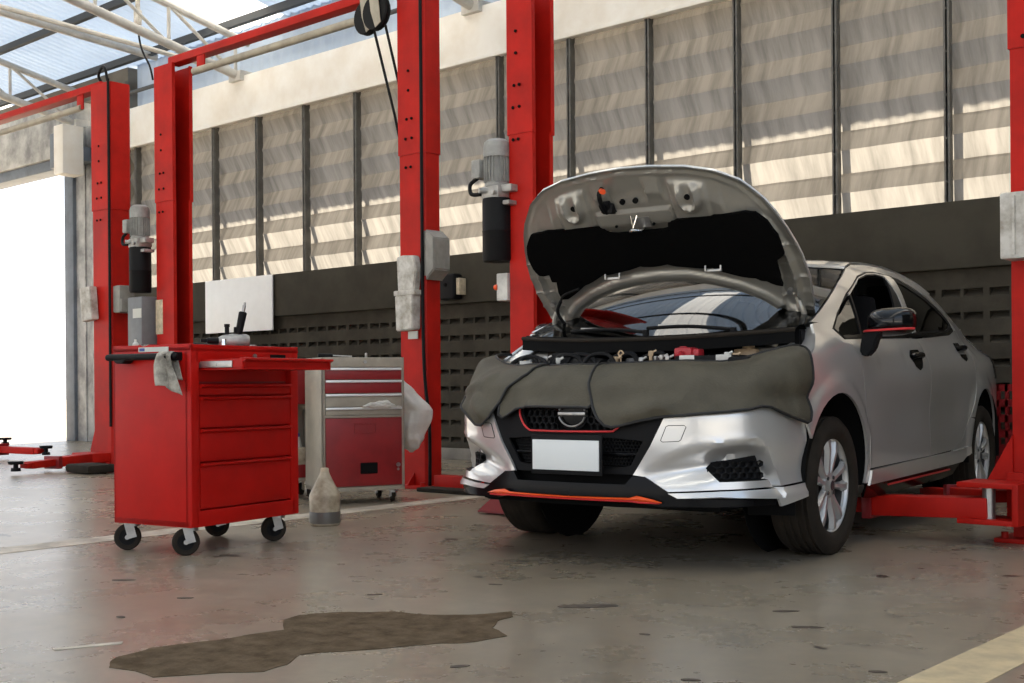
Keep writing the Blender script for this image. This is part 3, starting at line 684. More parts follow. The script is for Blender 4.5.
for sx, sy in ((-1, -1), (1, -1), (-1, 1), (1, 1)): caster(BC, sx*(cx-.06), sy*(cy-.06), .040, 1.2+sx*.3, cb, w=.024)
CB = Matrix.Translation(BC.location) @ Matrix.Rotation(R(67.1), 4, 'Z')
def on_cab(x, y, z): return CB @ Vector((x, y, z))
# rumpled clear plastic lying on the drawer pulls
g = G()
def crum(u, v):
    x = -.02+.27*u; n1 = noise.noise(Vector((u*7, v*5, 1.3))); n2 = noise.noise(Vector((u*15, v*9, 4)))
    return (x, -cy-.022-.02*sin(pi*v)-.012*n1-.006*n2, .645+.075*(v-.25)*(.25+.75*min(1, u*1.4))*sin(pi*min(1, .15+u))**.5+.008*n1)
o = obj('plastic_sheet', g.grid(crum, 40, 18), 'bag'); o.matrix_world = CB; tag(o, 'crumpled clear plastic sheet stuck on the lowest beige drawer pull', 'plastic sheet')
def bagf(u, v):
    a = 2*pi*u; prof = [(0, .012), (.06, .05), (.2, .10), (.4, .135), (.6, .13), (.8, .09), (.93, .06), (1., .012)]
    for (v0, r0), (v1, r1) in zip(prof, prof[1:]):
        if v0 <= v <= v1+1e-9: s = (v-v0)/(v1-v0); s = s*s*(3-2*s); r = r0+(r1-r0)*s; break
    n1 = noise.noise(Vector((cos(a)*1.6, sin(a)*1.6, v*3)))*.35+noise.noise(Vector((cos(a)*4, sin(a)*4, v*5)))*.12
    r *= 1+n1*min(1, v*4)
    off = .14*min(1, v*2.2)-.04*max(0, v-.55)
    return (cx+.01+off+r*cos(a)*.95, .02+r*sin(a)*.9, .86-.54*v)
o = obj('plastic_bag', G().grid(bagf, 48, 44), 'bag', angle=60); o.matrix_world = CB; tag(o, 'bulging translucent plastic bag hanging from the side of the beige cabinet', 'bag')
for nm, lab, x, y, ln, mm in (('screwdriver', 'dark tool lying on top of the beige cabinet at left', -.15, 0, .2, 'black'),):
    t = thing(nm, lab, 'screwdriver', on_cab(x, y, ct), 60); obj('grip', G().cyl((-.1, 0, .016), (0, 0, .016), .016, .013, 14, .003), mm, t); obj('blade', G().cyl((0, 0, .016), (.13, 0, .010), .005, n=10), 'steel', t)
t = thing('socket', 'small socket standing alone on top of the beige cabinet', 'socket', on_cab(.07, -.05, ct)); obj('sleeve', G().lathe([(0, 0), (.008, 0), (.009, .003), (.009, .03), (.006, .034), (0, .034)], None, 14), 'steel', t)

# low tool trolley between the cart and the cabinet
TC = thing('parts_trolley', 'red and beige parts trolley squeezed behind the tall red cart', 'trolley', (-6.86, 5.30, 0), 67.1)
g = G().bb((-.20, -.17, .12), (.20, .17, .15), .005).bb((-.20, .15, .12), (.20, .17, .95), .005).bb((.185, -.17, .12), (.2, .17, .62), .004).bb((-.2, -.17, .12), (-.185, .17, .95), .004)
obj('frame', g, 'beige', TC)
obj('tray', G().bb((-.19, -.18, .15), (.19, -.165, .24), .006), 'redcab', TC); obj('bin', G().bb((-.19, -.17, .66), (.19, .14, .90), .008), 'redcab', TC)
for sx, sy in ((-1, -1), (1, -1), (-1, 1), (1, 1)): caster(TC, sx*.15, sy*.12, .045, 1., .12, w=.026)
TM = Matrix.Translation(TC.location) @ Matrix.Rotation(R(67.1), 4, 'Z')
t = thing('jerry_can', 'cream plastic can with blue cap on the trolley behind the red cart', 'can', TM @ Vector((.08, -.06, .15)), 60)
obj('body', G().box((0, 0, .11), (.13, .10, .20), .03, seg=3), 'bottle', t); obj('neck', G().cyl((0, 0, .2), (0, 0, .28), .04, .022, 16), 'label', t); obj('cap', G().cyl((0, 0, .275), (0, 0, .305), .022, n=16, bev=.003), 'blue', t)

# oil bottle on the floor
OB = thing('oil_bottle', 'grubby plastic bottle with tapered neck standing on the floor before the cabinet', 'bottle', (-5.322, 4.40, 0), 20)
obj('body', G().lathe([(0, 0), (.078, 0), (.086, .008), (.088, .02), (.086, .08), (.088, .165), (.085, .176), (.078, .19), (.050, .245), (.030, .285), (.024, .300), (.022, .31), (0, .31)], None, 36), 'bottle', OB)
obj('oil_band', G().lathe([(.0865, .012), (.0890, .022), (.0872, .078), (.0868, .079)], None, 36), 'oil', OB)
obj('cap', G().lathe([(.022, .300), (.0235, .301), (.0235, .318), (.020, .323), (0, .323)], None, 24), 'yellowed', OB)

# ------------------------------------------------------------------ the car
def pchip(xs, ys):
    h = [b-a for a, b in zip(xs, xs[1:])]; d = [(ys[i+1]-ys[i])/h[i] for i in range(len(h))]
    m = [d[0]]+[0.]*(len(xs)-2)+[d[-1]]
    for i in range(1, len(xs)-1):
        if d[i-1]*d[i] > 0: m[i] = (h[i-1]+h[i])/(h[i]/d[i-1]+h[i-1]/d[i])
    def f(x):
        x = min(max(x, xs[0]), xs[-1]); i = 0
        while i < len(h)-1 and x > xs[i+1]: i += 1
        t = (x-xs[i])/h[i]
        return (2*t**3-3*t*t+1)*ys[i]+(t**3-2*t*t+t)*h[i]*m[i]+(3*t*t-2*t**3)*ys[i+1]+(t**3-t*t)*h[i]*m[i+1]
    return f
def lin(pts):
    def f(x):
        if x <= pts[0][0]: return pts[0][1]
        for (a, b), (c, d) in zip(pts, pts[1:]):
            if x <= c: return b+(d-b)*(x-a)/(c-a)
        return pts[-1][1]
    return f
def sstep(x, a, b):
    t = min(max((x-a)/(b-a), 0), 1); return t*t*(3-2*t)
prof = pchip([.15, .25, .32, .45, .62, .78, .88, .95, 1.0, 1.08, 1.2, 1.3, 1.38, 1.44], [.80, .835, .85, .862, .868, .868, .855, .83, .803, .772, .715, .66, .60, .53])
tap = pchip([-.5, -.3, 0, 2.2, 2.7, 3.1, 3.4, 3.55], [-.03, -.012, 0, 0, -.02, -.06, -.13, -.22])
gtap = pchip([0, 1.0, 1.6, 2.2, 2.8, 3.2], [-.01, 0, 0, -.025, -.07, -.10])
crease = lin([(-.3, .80), (.28, .834), (.73, .905), (1.21, .945), (1.95, .965), (2.6, .985), (3.5, .99)])
AR = .368; AZ = .37
def W(y, z):
    g = min(max((z-.95)/.12, 0), 1)
    w = prof(z)+tap(y)+g*gtap(y)
    zc = crease(y); k = sstep(y, .3, .7)
    if z < zc: w -= .010*k*exp(-((zc-z)/.05)**2) if zc-z > .004 else 0
    w -= .012*exp(-((z-.60)/.10)**2)*sstep(y, .5, 1.)*(1-sstep(y, 1.9, 2.2))
    for yc in (0., 2.62):
        r = sqrt((y-yc)**2+(z-AZ)**2)
        if z < .9: w += .014*(1-sstep(r, AR+.05, AR+.085))
    return w
CP = [(0, -.93), (.2, -.922), (.4, -.888), (.56, -.835), (.68, -.762), (.765, -.66), (.812, -.55), (.838, -.42), (.850, -.33), (.858, -.25)]
_t = [0.]
for a, b in zip(CP, CP[1:]): _t.append(_t[-1]+sqrt((a[0]-b[0])**2+(a[1]-b[1])**2))
PFX, PFY = pchip(_t, [c[0] for c in CP]), pchip(_t, [c[1] for c in CP]); SLN = _t[-1]
foff = pchip([.2, .27, .33, .42, .55, .64, .72, .80], [-.03, 0, .0, -.01, .0, .0, -.03, -.10])
def S(s, z, o=0.):
    sg = 1 if s >= 0 else -1; s = abs(s); ex = max(0, s-SLN); s = min(s, SLN)
    x, y = PFX(s), PFY(s); e = .006
    tx, ty = PFX(min(s+e, SLN))-PFX(max(s-e, 0)), PFY(min(s+e, SLN))-PFY(max(s-e, 0)); L = sqrt(tx*tx+ty*ty); tx /= L; ty /= L
    q = foff(z)+o
    return Vector((sg*(x+ty*q), y-tx*q+ex, z))
uC = lin([(.30, .405), (.36, .43), (.44, .485), (.554, .525), (.838, .557), (.90, .51), (.94, .43), (.966, .36)])
lC = lin([(.36, .404), (.613, .441), (.737, .478), (.88, .478), (.966, .36)])
def bump_d(s, z):
    s = abs(s); d = 0.
    if .30 < s < .97:
        k = min(1, max(0, (s-.34)/.32)); zu, zl = uC(s), lC(s)
        if zu-zl > .004:
            if zl <= z <= zu: d = -.070*k*sstep(zu-z, 0, (zu-zl))
            elif z < zl: d = -.070*k*(1-sstep(zl-z, 0, .075))
            elif z < zu+.02: d = .006*k*(1-(z-zu)/.02)
    if z < .345: d += .012*sstep(.345-z, 0, .03)*sstep(s, .45, .6)
    return d
def SB(s, z): return S(s, z, bump_d(s, z))
def side(y, z): return Vector((W(y, z), y, z))

def pip(x, y, P):
    c = False; j = len(P)-1
    for i in range(len(P)):
        if (P[i][1] > y) != (P[j][1] > y) and x < (P[j][0]-P[i][0])*(y-P[i][1])/(P[j][1]-P[i][1])+P[i][0]: c = not c
        j = i
    return c
def resample(P, step):
    out = []
    for i in range(len(P)):
        a, b = P[i], P[(i+1) % len(P)]; n = max(1, int(sqrt((a[0]-b[0])**2+(a[1]-b[1])**2)/step+.5))
        for k in range(n): out.append((a[0]+(b[0]-a[0])*k/n, a[1]+(b[1]-a[1])*k/n))
    return out
def panel(poly, fn, step=.03, out=(1, 0, 0), holes=(), thick=.012, mirror=False):
    P = resample(poly, step); H = [resample(h, step) for h in holes]
    pts = [Vector(p) for p in P]; edges = [(i, (i+1) % len(P)) for i in range(len(P))]
    for h in H:
        o = len(pts); pts += [Vector(p) for p in h]; edges += [(o+i, o+(i+1) % len(h)) for i in range(len(h))]
    bnd = list(pts)
    x0, x1 = min(p[0] for p in P), max(p[0] for p in P); y0, y1 = min(p[1] for p in P), max(p[1] for p in P)
    ny = int((y1-y0)/step)+1; nx = int((x1-x0)/step)+1
    for j in range(ny+1):
        for i in range(nx+1):
            x = x0+(i+(.5 if j % 2 else 0))*step; y = y0+j*step
            if pip(x, y, P) and not any(pip(x, y, h) for h in H):
                if min((b.x-x)**2+(b.y-y)**2 for b in bnd) > (step*.5)**2: pts.append(Vector((x, y)))
    vs, es, fs, *_ = delaunay_2d_cdt(pts, edges, [], 0, 1e-6)
    bm = bmesh.new(); V = []
    for v in vs:
        p = Vector(fn(v.x, v.y)); 
        if mirror: p.x = -p.x
        V.append(bm.verts.new(p))
    for f in fs:
        cxx = sum(vs[i].x for i in f)/len(f); cyy = sum(vs[i].y for i in f)/len(f)
        if pip(cxx, cyy, P) and not any(pip(cxx, cyy, h) for h in H):
            try: bm.faces.new([V[i] for i in f])
            except ValueError: pass
    for v in [v for v in bm.verts if not v.link_faces]: bm.verts.remove(v)
    bmesh.ops.recalc_face_normals(bm, faces=bm.faces[:]); bm.normal_update()
    o = Vector(out)
    if mirror: o.x = -o.x
    if sum((f.normal*f.calc_area() for f in bm.faces), Vector()).dot(o) < 0: bmesh.ops.reverse_faces(bm, faces=bm.faces[:])
    bm.normal_update()
    if thick: thicken(bm, thick)
    g = G(); g.bm.free(); g.bm = bm
    return g
def thicken(bm, t):
    fs = bm.faces[:]; vs = bm.verts[:]
    bl = [[l for l in e.link_loops][0] for e in bm.edges if len(e.link_faces) == 1]
    pairs = [(l.vert, l.link_loop_next.vert) for l in bl]
    dn = {v: bm.verts.new(v.co-v.normal*t) for v in vs}
    for f in fs: bm.faces.new([dn[v] for v in reversed(f.verts)])
    for a, b in pairs: bm.faces.new((b, a, dn[a], dn[b]))
    bm.normal_update()
def arc(yc, r, a0, a1, n=16): return [(yc+r*cos(R(a0+(a1-a0)*k/n)), AZ+r*sin(R(a0+(a1-a0)*k/n))) for k in range(n+1)]

CAR = thing('car', 'silver sedan with raised hood, black grille and blank plate in the right bay', 'car', (-3.385, 4.989, 0), 6.342)
CARM = Matrix.Translation(CAR.location) @ Matrix.Rotation(R(6.342), 4, 'Z')
def both(name, poly, fn, m, **k):
    a = obj(name, panel(poly, fn, **k), m, CAR, angle=40); b = obj(name, panel(poly, fn, mirror=True, **k), m, CAR, angle=40); return a, b
GAPF = [(.305, .975), (.336, .888), (.346, .794), (.364, .671), (.40, .45), (.412, .365)]
GAPM = [(1.432, 1.022), (1.476, .948), (1.445, .80), (1.437, .683), (1.437, .375)]
GAPR = [(2.56, 1.11), (2.50, 1.0), (2.43, .87), (2.385, .745), (2.321, .673), (2.224, .566), (2.077, .436), (1.9, .385)]
BELT = [(.253, .992), (1.24, 1.024), (2.22, 1.069), (2.43, 1.10)]
sh = lambda P, d: [(a+d, b) for a, b in P]
e_ = .0035
# fender
arcF = arc(0, AR, 191, -12)
fend = sh(GAPF, -e_)+[(.41, .30)]+arc(0, AR, -11, 152, 18)+[(-.362, .60), (-.37, .70), (-.33, .80), (-.3, .885), (-.2, .935), (-.1, 1.0), (-.076, 1.052), (.0, 1.06), (.16, 1.035), (.245, .99)]
both('fender', fend, side, 'silver', step=.026)
def ledge(u, v):
    P = [(-.42, .80), (-.3, .875), (-.2, .935), (-.1, 1.0), (-.07, 1.05)]
    q = u*(len(P)-1); i = min(int(q), len(P)-2); t = q-i; y = P[i][0]*(1-t)+P[i+1][0]*t; z = P[i][1]*(1-t)+P[i+1][1]*t
    w = W(y, z); return (w-(w-.69)*v, y+.04*v, z-.012+.008*sin(v*pi*.5)-.03*v*v)
for s in (1, -1):
    g = G().grid(lambda u, v: (s*ledge(u, v)[0],)+ledge(u, v)[1:], 16, 8); bmesh.ops.recalc_face_normals(g.bm, faces=g.bm.faces[:]); thicken(g.bm, .006); obj('fender_top', g, 'silver', CAR)
# doors
fd = sh(GAPF, e_)+[(1.434, .375)]+[(a-e_, b) for a, b in GAPM[::-1]]+[(1.24, 1.020), (.253, .988)]
fdoors = both('front_door', fd, side, 'silver', step=.04)
rd = sh(GAPM, e_)+[(1.90, .385)]+sh(GAPR[::-1], -e_)+[(2.43, 1.095), (2.22, 1.065)]
rdoors = both('rear_door', rd, side, 'silver', step=.04)
arcR = arc(2.62, AR, 148, -12)
tail = [(3.0, .30), (3.3, .33), (3.5, .40), (3.545, .6), (3.55, .85), (3.54, 1.0), (3.5, 1.045), (3.3, 1.075), (3.0, 1.10), (2.8, 1.125), (2.6, 1.20)]
quart = sh(GAPR, e_)[::1]
quart = [(a+e_, b) for a, b in GAPR[:6]]+arc(2.62, AR, 148, -10, 18)+tail
both('quarter_panel', quart, side, 'silver', step=.04)
rl = [(a+.004, b) for a, b in GAPR[5:]]+[(1.9, .335), (2.28, .345)]+arc(2.62, AR, 176, 150, 4)
both('rear_arch_panel', rl, side, 'silver', step=.03)
both('sill', [(.415, .358), (1.0, .366), (1.9, .378), (2.2, .39), (2.22, .35), (2.1, .305), (1.9, .30), (1.0, .29), (.5, .286), (.41, .285)], lambda y, z: side(y, z)+Vector((.012, 0, 0)), 'silver', step=.025)
sk = both('side_skirt', [(.44, .284), (1.0, .287), (1.9, .297), (2.08, .30), (2.0, .235), (1.8, .22), (.6, .21), (.46, .22)], lambda y, z: side(y, z)+Vector((.0-.12*(.29-z), 0, 0)), 'blackgloss', step=.025)
for k, s in enumerate((1, -1)):
    obj('red_stripe', G().tube([(s*(W(y, .28)+.006), y, .262+.006*y) for y in (.75, 1.0, 1.3, 1.6, 1.85)], .006, 8), 'redtrim', sk[k])
# greenhouse frame
RAIL = [(-.076, 1.062), (.10, 1.12), (.279, 1.183), (.55, 1.285), (.857, 1.384), (1.05, 1.418), (1.3, 1.440), (1.6, 1.445), (1.9, 1.432), (2.1, 1.39), (2.3, 1.32), (2.5, 1.235), (2.7, 1.165), (2.85, 1.125)]
DLO = [(.16, 1.04), (.307, 1.119), (.569, 1.228), (.941, 1.348), (1.16, 1.385), (1.36, 1.402), (1.6, 1.400), (1.755, 1.385), (2.131, 1.300), (2.40, 1.20), (2.50, 1.145), (2.47, 1.105)]
frame = RAIL+[(2.62, 1.10), (2.565, 1.115)]+[(2.50, 1.150)]+DLO[::-1][2:]+[(.15, 1.035), (0, 1.061)]
both('side_frame', frame, side, 'silver', step=.025)
ins = lambda y, z, d=.012: side(y, z)-Vector((d, 0, 0))
# black window surround, pillar, glass
inner_f = [(.305, 1.035), (.40, 1.125), (.60, 1.205), (.93, 1.322), (1.14, 1.362), (1.34, 1.378), (1.475, 1.372), (1.29, 1.18), (1.235, 1.055), (.7, 1.04)]
inner_q = [(.205, 1.045), (.30, 1.098), (.38, 1.118), (.54, 1.18), (.60, 1.20), (.53, 1.03), (.27, 1.008)]
inner_r = [(1.62, 1.365), (1.75, 1.352), (2.11, 1.268), (2.37, 1.17), (2.42, 1.14), (2.35, 1.115), (2.2, 1.095), (1.46, 1.062), (1.49, 1.18)]
dl2 = DLO+[(2.22, 1.067), (1.24, 1.022), (.253, .99)]
fq = [(.300, 1.095), (.42, 1.16), (.62, 1.225), (.93, 1.325), (1.14, 1.362), (1.34, 1.378), (1.475, 1.372), (1.29, 1.18), (1.235, 1.050), (.7, 1.03), (.27, 1.003), (.205, 1.042)]
both('window_surround', dl2, lambda y, z: ins(y, z, .006), 'black', step=.03, holes=[fq, inner_r])
both('door_frame_strip', [(.62, 1.236), (.941, 1.340), (1.16, 1.378), (1.36, 1.396), (1.6, 1.394), (1.62, 1.372), (1.475, 1.380), (1.34, 1.386), (1.14, 1.370), (.93, 1.333), (.62, 1.225)], lambda y, z: ins(y, z, -.001), 'silver', step=.02)
both('door_pillar', [(1.475, 1.380), (1.62, 1.372), (1.565, 1.29), (1.495, 1.18), (1.462, 1.06), (1.40, 1.055), (1.42, 1.16), (1.48, 1.28)], lambda y, z: ins(y, z, -.001), 'silver', step=.02)
both('quarter_glass', [p for p in inner_q], lambda y, z: ins(y, z, .010), 'glass', step=.05, thick=.004)
both('window_bar', [(.525, 1.02), (.55, 1.02), (.665, 1.235), (.64, 1.228)], lambda y, z: ins(y, z, .004), 'black', step=.02)
both('front_window', [(.55, 1.0), (.555, 1.045), (.9, 1.062), (1.236, 1.066), (1.236, 1.02), (.9, 1.01)], lambda y, z: ins(y, z, .014), 'glass', step=.05, thick=.004)
both('rear_window', inner_r, lambda y, z: ins(y, z, .012), 'glass', step=.05, thick=.004)
both('belt_moulding', [(.25, .992), (.25, 1.008), (.7, 1.030), (1.24, 1.042), (2.22, 1.088), (2.42, 1.12), (2.43, 1.10), (2.22, 1.068), (1.24, 1.022), (.7, 1.006)], lambda y, z: ins(y, z, -.004), 'blackgloss', step=.03)
# roof
rf = pchip([p[0] for p in RAIL], [p[1] for p in RAIL])
def roof(u, v):
    s = 2*u-1; y = .857+(2.30-.857)*v; yr = y-.10*(1-s*s)*(1-v)+.08*(1-s*s)*v
    zr = rf(y); w = W(y, zr)-.004
    return (w*s, yr, zr+.036*(1-abs(s)**2.0))
g = G().grid(roof, 30, 34); bmesh.ops.recalc_face_normals(g.bm, faces=g.bm.faces[:]); thicken(g.bm, -.012)
obj('roof', g, 'silver', CAR)
def lerp3(a, b, t): return [a[i]*(1-t)+b[i]*t for i in range(3)]
def screen(u, v, ins_=0.):
    s = (2*u-1)*(1-ins_)
    b = (.765*s, -.20+.13*abs(s)**5, 1.000+.058*abs(s)**4); t = (.592*s, .760+.095*abs(s)**5, 1.420-.036*abs(s)**2.0)
    p = lerp3(b, t, v); k = sin(pi*v)*.035*(1-.6*s*s); return (p[0]*(1+.04*sin(pi*v)), p[1]-k*.6, p[2]+k)
obj('windscreen', G().grid(lambda u, v: screen(u, v, .012), 28, 18), 'screen', CAR)
obj('windscreen_band', G().grid(lambda u, v: tuple(Vector(screen(u, .955+.06*v))+Vector((0, -.002, .004))), 28, 3), 'silver', CAR)
def rscreen(u, v):
    s = 2*u-1; a = (.50*s, 2.36, 1.345+.03*(1-s*s)); b = (.62*s, 2.98, 1.125); p = lerp3(a, b, v); return (p[0], p[1]+.06*(1-s*s), p[2]+.03*sin(pi*v))
obj('rear_screen', G().grid(rscreen, 16, 12), 'glass', CAR)
def cpil(sg):
    def f(u, v):
        y = 2.30+.60*u; w = W(y, rf(y)); s = 1
        q = rscreen(1.0, u); return (sg*(w*(1-v)+q[0]*v), y*(1-v)+q[1]*v, rf(y)*(1-v)+q[2]*v)
    return f
for s in (1, -1): obj('rear_pillar', G().grid(cpil(s), 12, 4), 'silver', CAR)
def deck(u, v):
    s = 2*u-1; y = 2.85+.70*v; zr = pchip([2.85, 3.0, 3.3, 3.5, 3.56], [1.12, 1.10, 1.075, 1.045, 1.02])(y); return ((W(min(y, 3.54), zr))*s, y+.06*(1-s*s)*v, zr+.02*(1-s*s))
g = G().grid(deck, 18, 14); obj('boot_lid', g, 'silver', CAR)
def rear(u, v):
    s = 2*u-1; z = .32+.72*v; return (W(3.545, z)*s, 3.545+.07*(1-s*s), z)
obj('rear_bumper', G().grid(rear, 16, 14), 'silver', CAR)
both('tail_lamp', [(3.10, .80), (3.12, .92), (3.2, 1.0), (3.42, 1.01), (3.52, .98), (3.53, .84), (3.4, .80)], lambda y, z: ins(y, z, -.004), 'blackgloss', step=.03)
# handles
for i, (dl, yy, zz_, tlt) in enumerate(((fdoors, 1.26, .905, .02), (rdoors, 2.25, .965, .05))):
    for k, sg in enumerate((1, -1)):
        w = W(yy, zz_)
        o = panel([(yy-.10, zz_+.01), (yy-.07, zz_+.05), (yy+.07, zz_+.055), (yy+.105, zz_+.01), (yy+.05, zz_-.045), (yy+.0, zz_-.06), (yy-.06, zz_-.04)], lambda y, z: side(y, z)+Vector((.002, 0, 0)), step=.02, mirror=sg < 0)
        o.tube([(sg*(w+.0), yy-.09, zz_+.012), (sg*(w+.012), yy-.06, zz_+.020), (sg*(w+.014), yy, zz_+.024), (sg*(w+.012), yy+.06, zz_+.024), (sg*(w+.0), yy+.09, zz_+.02)], .016, 10, 4)
        obj('door_handle', o, 'blackgloss', dl[k])
# mirrors
for k, sg in enumerate((1, -1)):
    g = G(); mc = Vector((sg*1.0, .47, 1.085))
    def mir(u, v, sg=sg):
        a = 2*pi*u; t = v
        rx, rz = .118, .066
        yy = -.065+.13*t; sc = sqrt(max(0, 1-((1-t)**2.2))) if t < 1 else 1
        ca, sa = cos(a), sin(a); px = abs(ca)**.6*(1 if ca > 0 else -1)*rx*sc; pz = abs(sa)**.7*(1 if sa > 0 else -1)*rz*sc*(1.0 if sa < 0 else 1.05)
        return (sg*(.968+px), .40+yy, 1.072+pz+.004*px/rx*sc)
    g.grid(mir, 32, 14); bmesh.ops.remove_doubles(g.bm, verts=g.bm.verts[:], dist=1e-4); bmesh.ops.holes_fill(g.bm, edges=g.bm.edges[:], sides=40); bmesh.ops.recalc_face_normals(g.bm, faces=g.bm.faces[:])
    o = obj('wing_mirror', g, 'mirrorgloss', CAR)
    obj('mirror_foot', G().prism([(.862, 1.04), (.955, 1.03), (.925, 1.0), (.905, .94), (.87, .905), (.835, .92), (.84, .98)] if sg > 0 else [(-a, b) for a, b in [(.862, 1.04), (.955, 1.03), (.925, 1.0), (.905, .94), (.87, .905), (.835, .92), (.84, .98)]], .37, .43, 'xz', .008), 'black', o)
    def strp(u, v, sg=sg):
        a = pi+pi*u; ca = cos(a); sc = sqrt(max(0, 1-((1-.75*sin(pi*u)*.0-.0)**2.2)))
        return (0, 0, 0)
    pts = [Vector(mir(.5+.5*q/14, .28)) for q in range(15)]
    pts = [Vector((sg*(.968+.120*c), .405-.067*sqrt(max(0, 1-(abs(c))**2.6)), 1.032+.004*c)) for c in [-1+.125*q for q in range(17)]]
    obj('red_stripe', G().tube(pts, .0055, 8), 'redtrim', o)
# bumper
bump_poly = [(.453, .66), (.384, .524), (.306, .402), (.36, .395), (.46, .336), (.67, .346), (.97, .353), (1.150, .362), (1.168, .45), (1.175, .53), (1.168, .62), (1.158, .66), (1.158, .70), (.95, .72), (.7, .72)]
fog = [(.617, .431), (.644, .455), (.885, .480), (.935, .381), (.671, .377)]
bumpers = both('bumper_corner', bump_poly, SB, 'silver', step=.017, out=(.3, -1, 0), holes=[fog])
flap = [(.46, .330), (.67, .340), (.94, .346), (1.14, .356), (1.145, .298), (.945, .27), (.93, .303), (.67, .318), (.50, .310)]
flaps = both('bumper_flap', flap, lambda s, z: SB(s, z)+(S(s, z, .012)-S(s, z)), 'silver', step=.017, out=(.3, -1, 0))
def hexring(s0, s1, z0, z1, c, fn, inside, t=.008, k=.80):
    g = G(); r = c/sqrt(3); j = 0; z = z0
    while z < z1:
        i = 0; x = s0+(c/2 if j % 2 else 0)
        while x < s1:
            if inside(x, z) and (abs(x) > .085 or z < .60 or z > .74 or c < .03):
                o = [Vector(fn(x+r*sin(R(60*q))*1.0, z+r*cos(R(60*q)))) for q in range(6)]; n = [Vector(fn(x+k*r*sin(R(60*q)), z+k*r*cos(R(60*q)))) for q in range(6)]
                nb = [Vector(fn(x+k*.9*r*sin(R(60*q)), z+k*.9*r*cos(R(60*q)), -.02)) for q in range(6)]
                V = [g.bm.verts.new(p) for p in o+n+nb]
                for q in range(6):
                    w = (q+1) % 6; g.bm.faces.new((V[q], V[w], V[6+w], V[6+q])); g.bm.faces.new((V[6+q], V[6+w], V[12+w], V[12+q]))
            x += c; i += 1
        z += c*.866; j += 1
    return g
FS = lambda s, z, o=0.: S(s, z, o-.03)
ctrf = (sum(p[0] for p in fog)/5, sum(p[1] for p in fog)/5)
for k, sg in enumerate((1, -1)):
    pk = panel([(ctrf[0]+(a-ctrf[0])*1.02, ctrf[1]+(b-ctrf[1])*1.02) for a, b in fog], lambda s, z: S(s, z, -.065), step=.03, out=(.3, -1, 0), mirror=sg < 0)
    f = obj('fog_lamp_recess', pk, 'black', bumpers[k])
    wl = G(); P = fog
    Pr = resample(P, .03)
    for a, b in zip(Pr, Pr[1:]+Pr[:1]):
        q = [SB(*a), SB(*b), S(b[0], b[1], -.065), S(a[0], a[1], -.065)]
        for v in q: v.x *= sg
        wl.bm.faces.new([wl.bm.verts.new(v) for v in q])
    obj('recess_edge', wl, 'black', f)
    hx_ = hexring(.60, .95, .37, .49, .045, lambda s, z, o=0.: (lambda p: Vector((sg*p.x, p.y, p.z)))(S(s, .38+(z-.38)*.62, o-.042)), lambda s, z: pip(s, .38+(z-.38)*.62, P))
    obj('fog_grille', hx_, 'black', f)
    tw = [(.430, .549), (.453, .606), (.462, .611), (.528, .612), (.536, .606), (.514, .552), (.505, .546), (.438, .543)]
    tt = obj('tow_cover', panel(tw, lambda s, z: S(s, z, bump_d(s, z)+.0015), step=.02, out=(.3, -1, 0), mirror=sg < 0, thick=.004), 'silver', bumpers[k])
    g = G(); rr = [S(a, b, bump_d(a, b)+.0012) for a, b in tw]; rr.append(rr[0])
    g.tube([(sg*p.x, p.y, p.z) for p in rr], .0016, 6); obj('cover_gap', g, 'dark', bumpers[k])
# headlamps (under the covers)
both('headlamp', [(.47, .665), (.7, .728), (.95, .73), (1.15, .705), (1.2, .80), (1.0, .80), (.6, .79), (.47, .76)], lambda s, z: S(s, z, -.004), 'blackgloss', step=.03, out=(.3, -1, 0))
def nose(u, v):
    s = (2*u-1)*1.2; p = S(s, .79, 0.); q = Vector((.66*s/1.2, -.52+.0*s, .865)); t = v; r = p.lerp(q, t); r.z += .03*sin(pi*t); return r
obj('radiator_panel', G().grid(nose, 40, 8), 'black', CAR)
# centre
obj('grille_back', G().grid(lambda u, v: S(-.46+.92*u, .28+.52*v, -.075), 30, 14), 'dark', CAR)
ctr = [(.306, .402), (.384, .524), (.453, .66), (.45, .76), (.2, .79), (-.2, .79), (-.45, .76), (-.453, .66), (-.384, .524), (-.306, .402)]
UG = [(-.235, .60), (-.285, .70), (-.29, .79), (.29, .79), (.285, .70), (.235, .60), (.20, .588), (-.20, .588)]
LG = [(-.29, .44), (-.35, .545), (-.22, .555), (.22, .555), (.35, .545), (.29, .44), (.25, .432), (-.25, .432)]
LG2 = [(-.27, .36), (-.285, .42), (.285, .42), (.27, .36)]
gm = obj('grille_surround', panel(ctr, lambda s, z: S(s, z, -.03+.02*sstep(abs(s), .1, .45)), step=.03, out=(0, -1, 0), holes=[UG, LG]), 'black', CAR)
obj('upper_mesh', hexring(-.30, .30, .60, .80, .034, lambda s, z, o=0.: S(s, z, o-.04), lambda s, z: pip(s, z, UG)), 'black', gm)
obj('lower_mesh', hexring(-.36, .36, .43, .56, .017, lambda s, z, o=0.: S(s, z, o-.05), lambda s, z: pip(s, z, LG)), 'black', gm)
obj('crossbar', G().tube([S(-.32+.64*k/16, .487+.0*k, -.03) for k in range(17)], .008, 8), 'blackgloss', gm)
obj('red_line', G().tube([S(a, b, -.012) for a, b in [(-.285, .69), (-.275, .655), (-.258, .62), (-.240, .600), (-.22, .588), (-.195, .583), (0, .581), (.195, .584), (.22, .590), (.240, .602), (.258, .622), (.275, .657), (.285, .69)]], .0045, 8, 3), 'redtrim', gm)
em = obj('emblem', G().lathe([(0, 0), (.058, 0), (.075, .006), (.075, .012), (.06, .014), (0, .012)], Matrix.Translation(S(0, .658, -.060)) @ Matrix.Rotation(R(90), 4, 'X'), 36), 'blackgloss', gm)
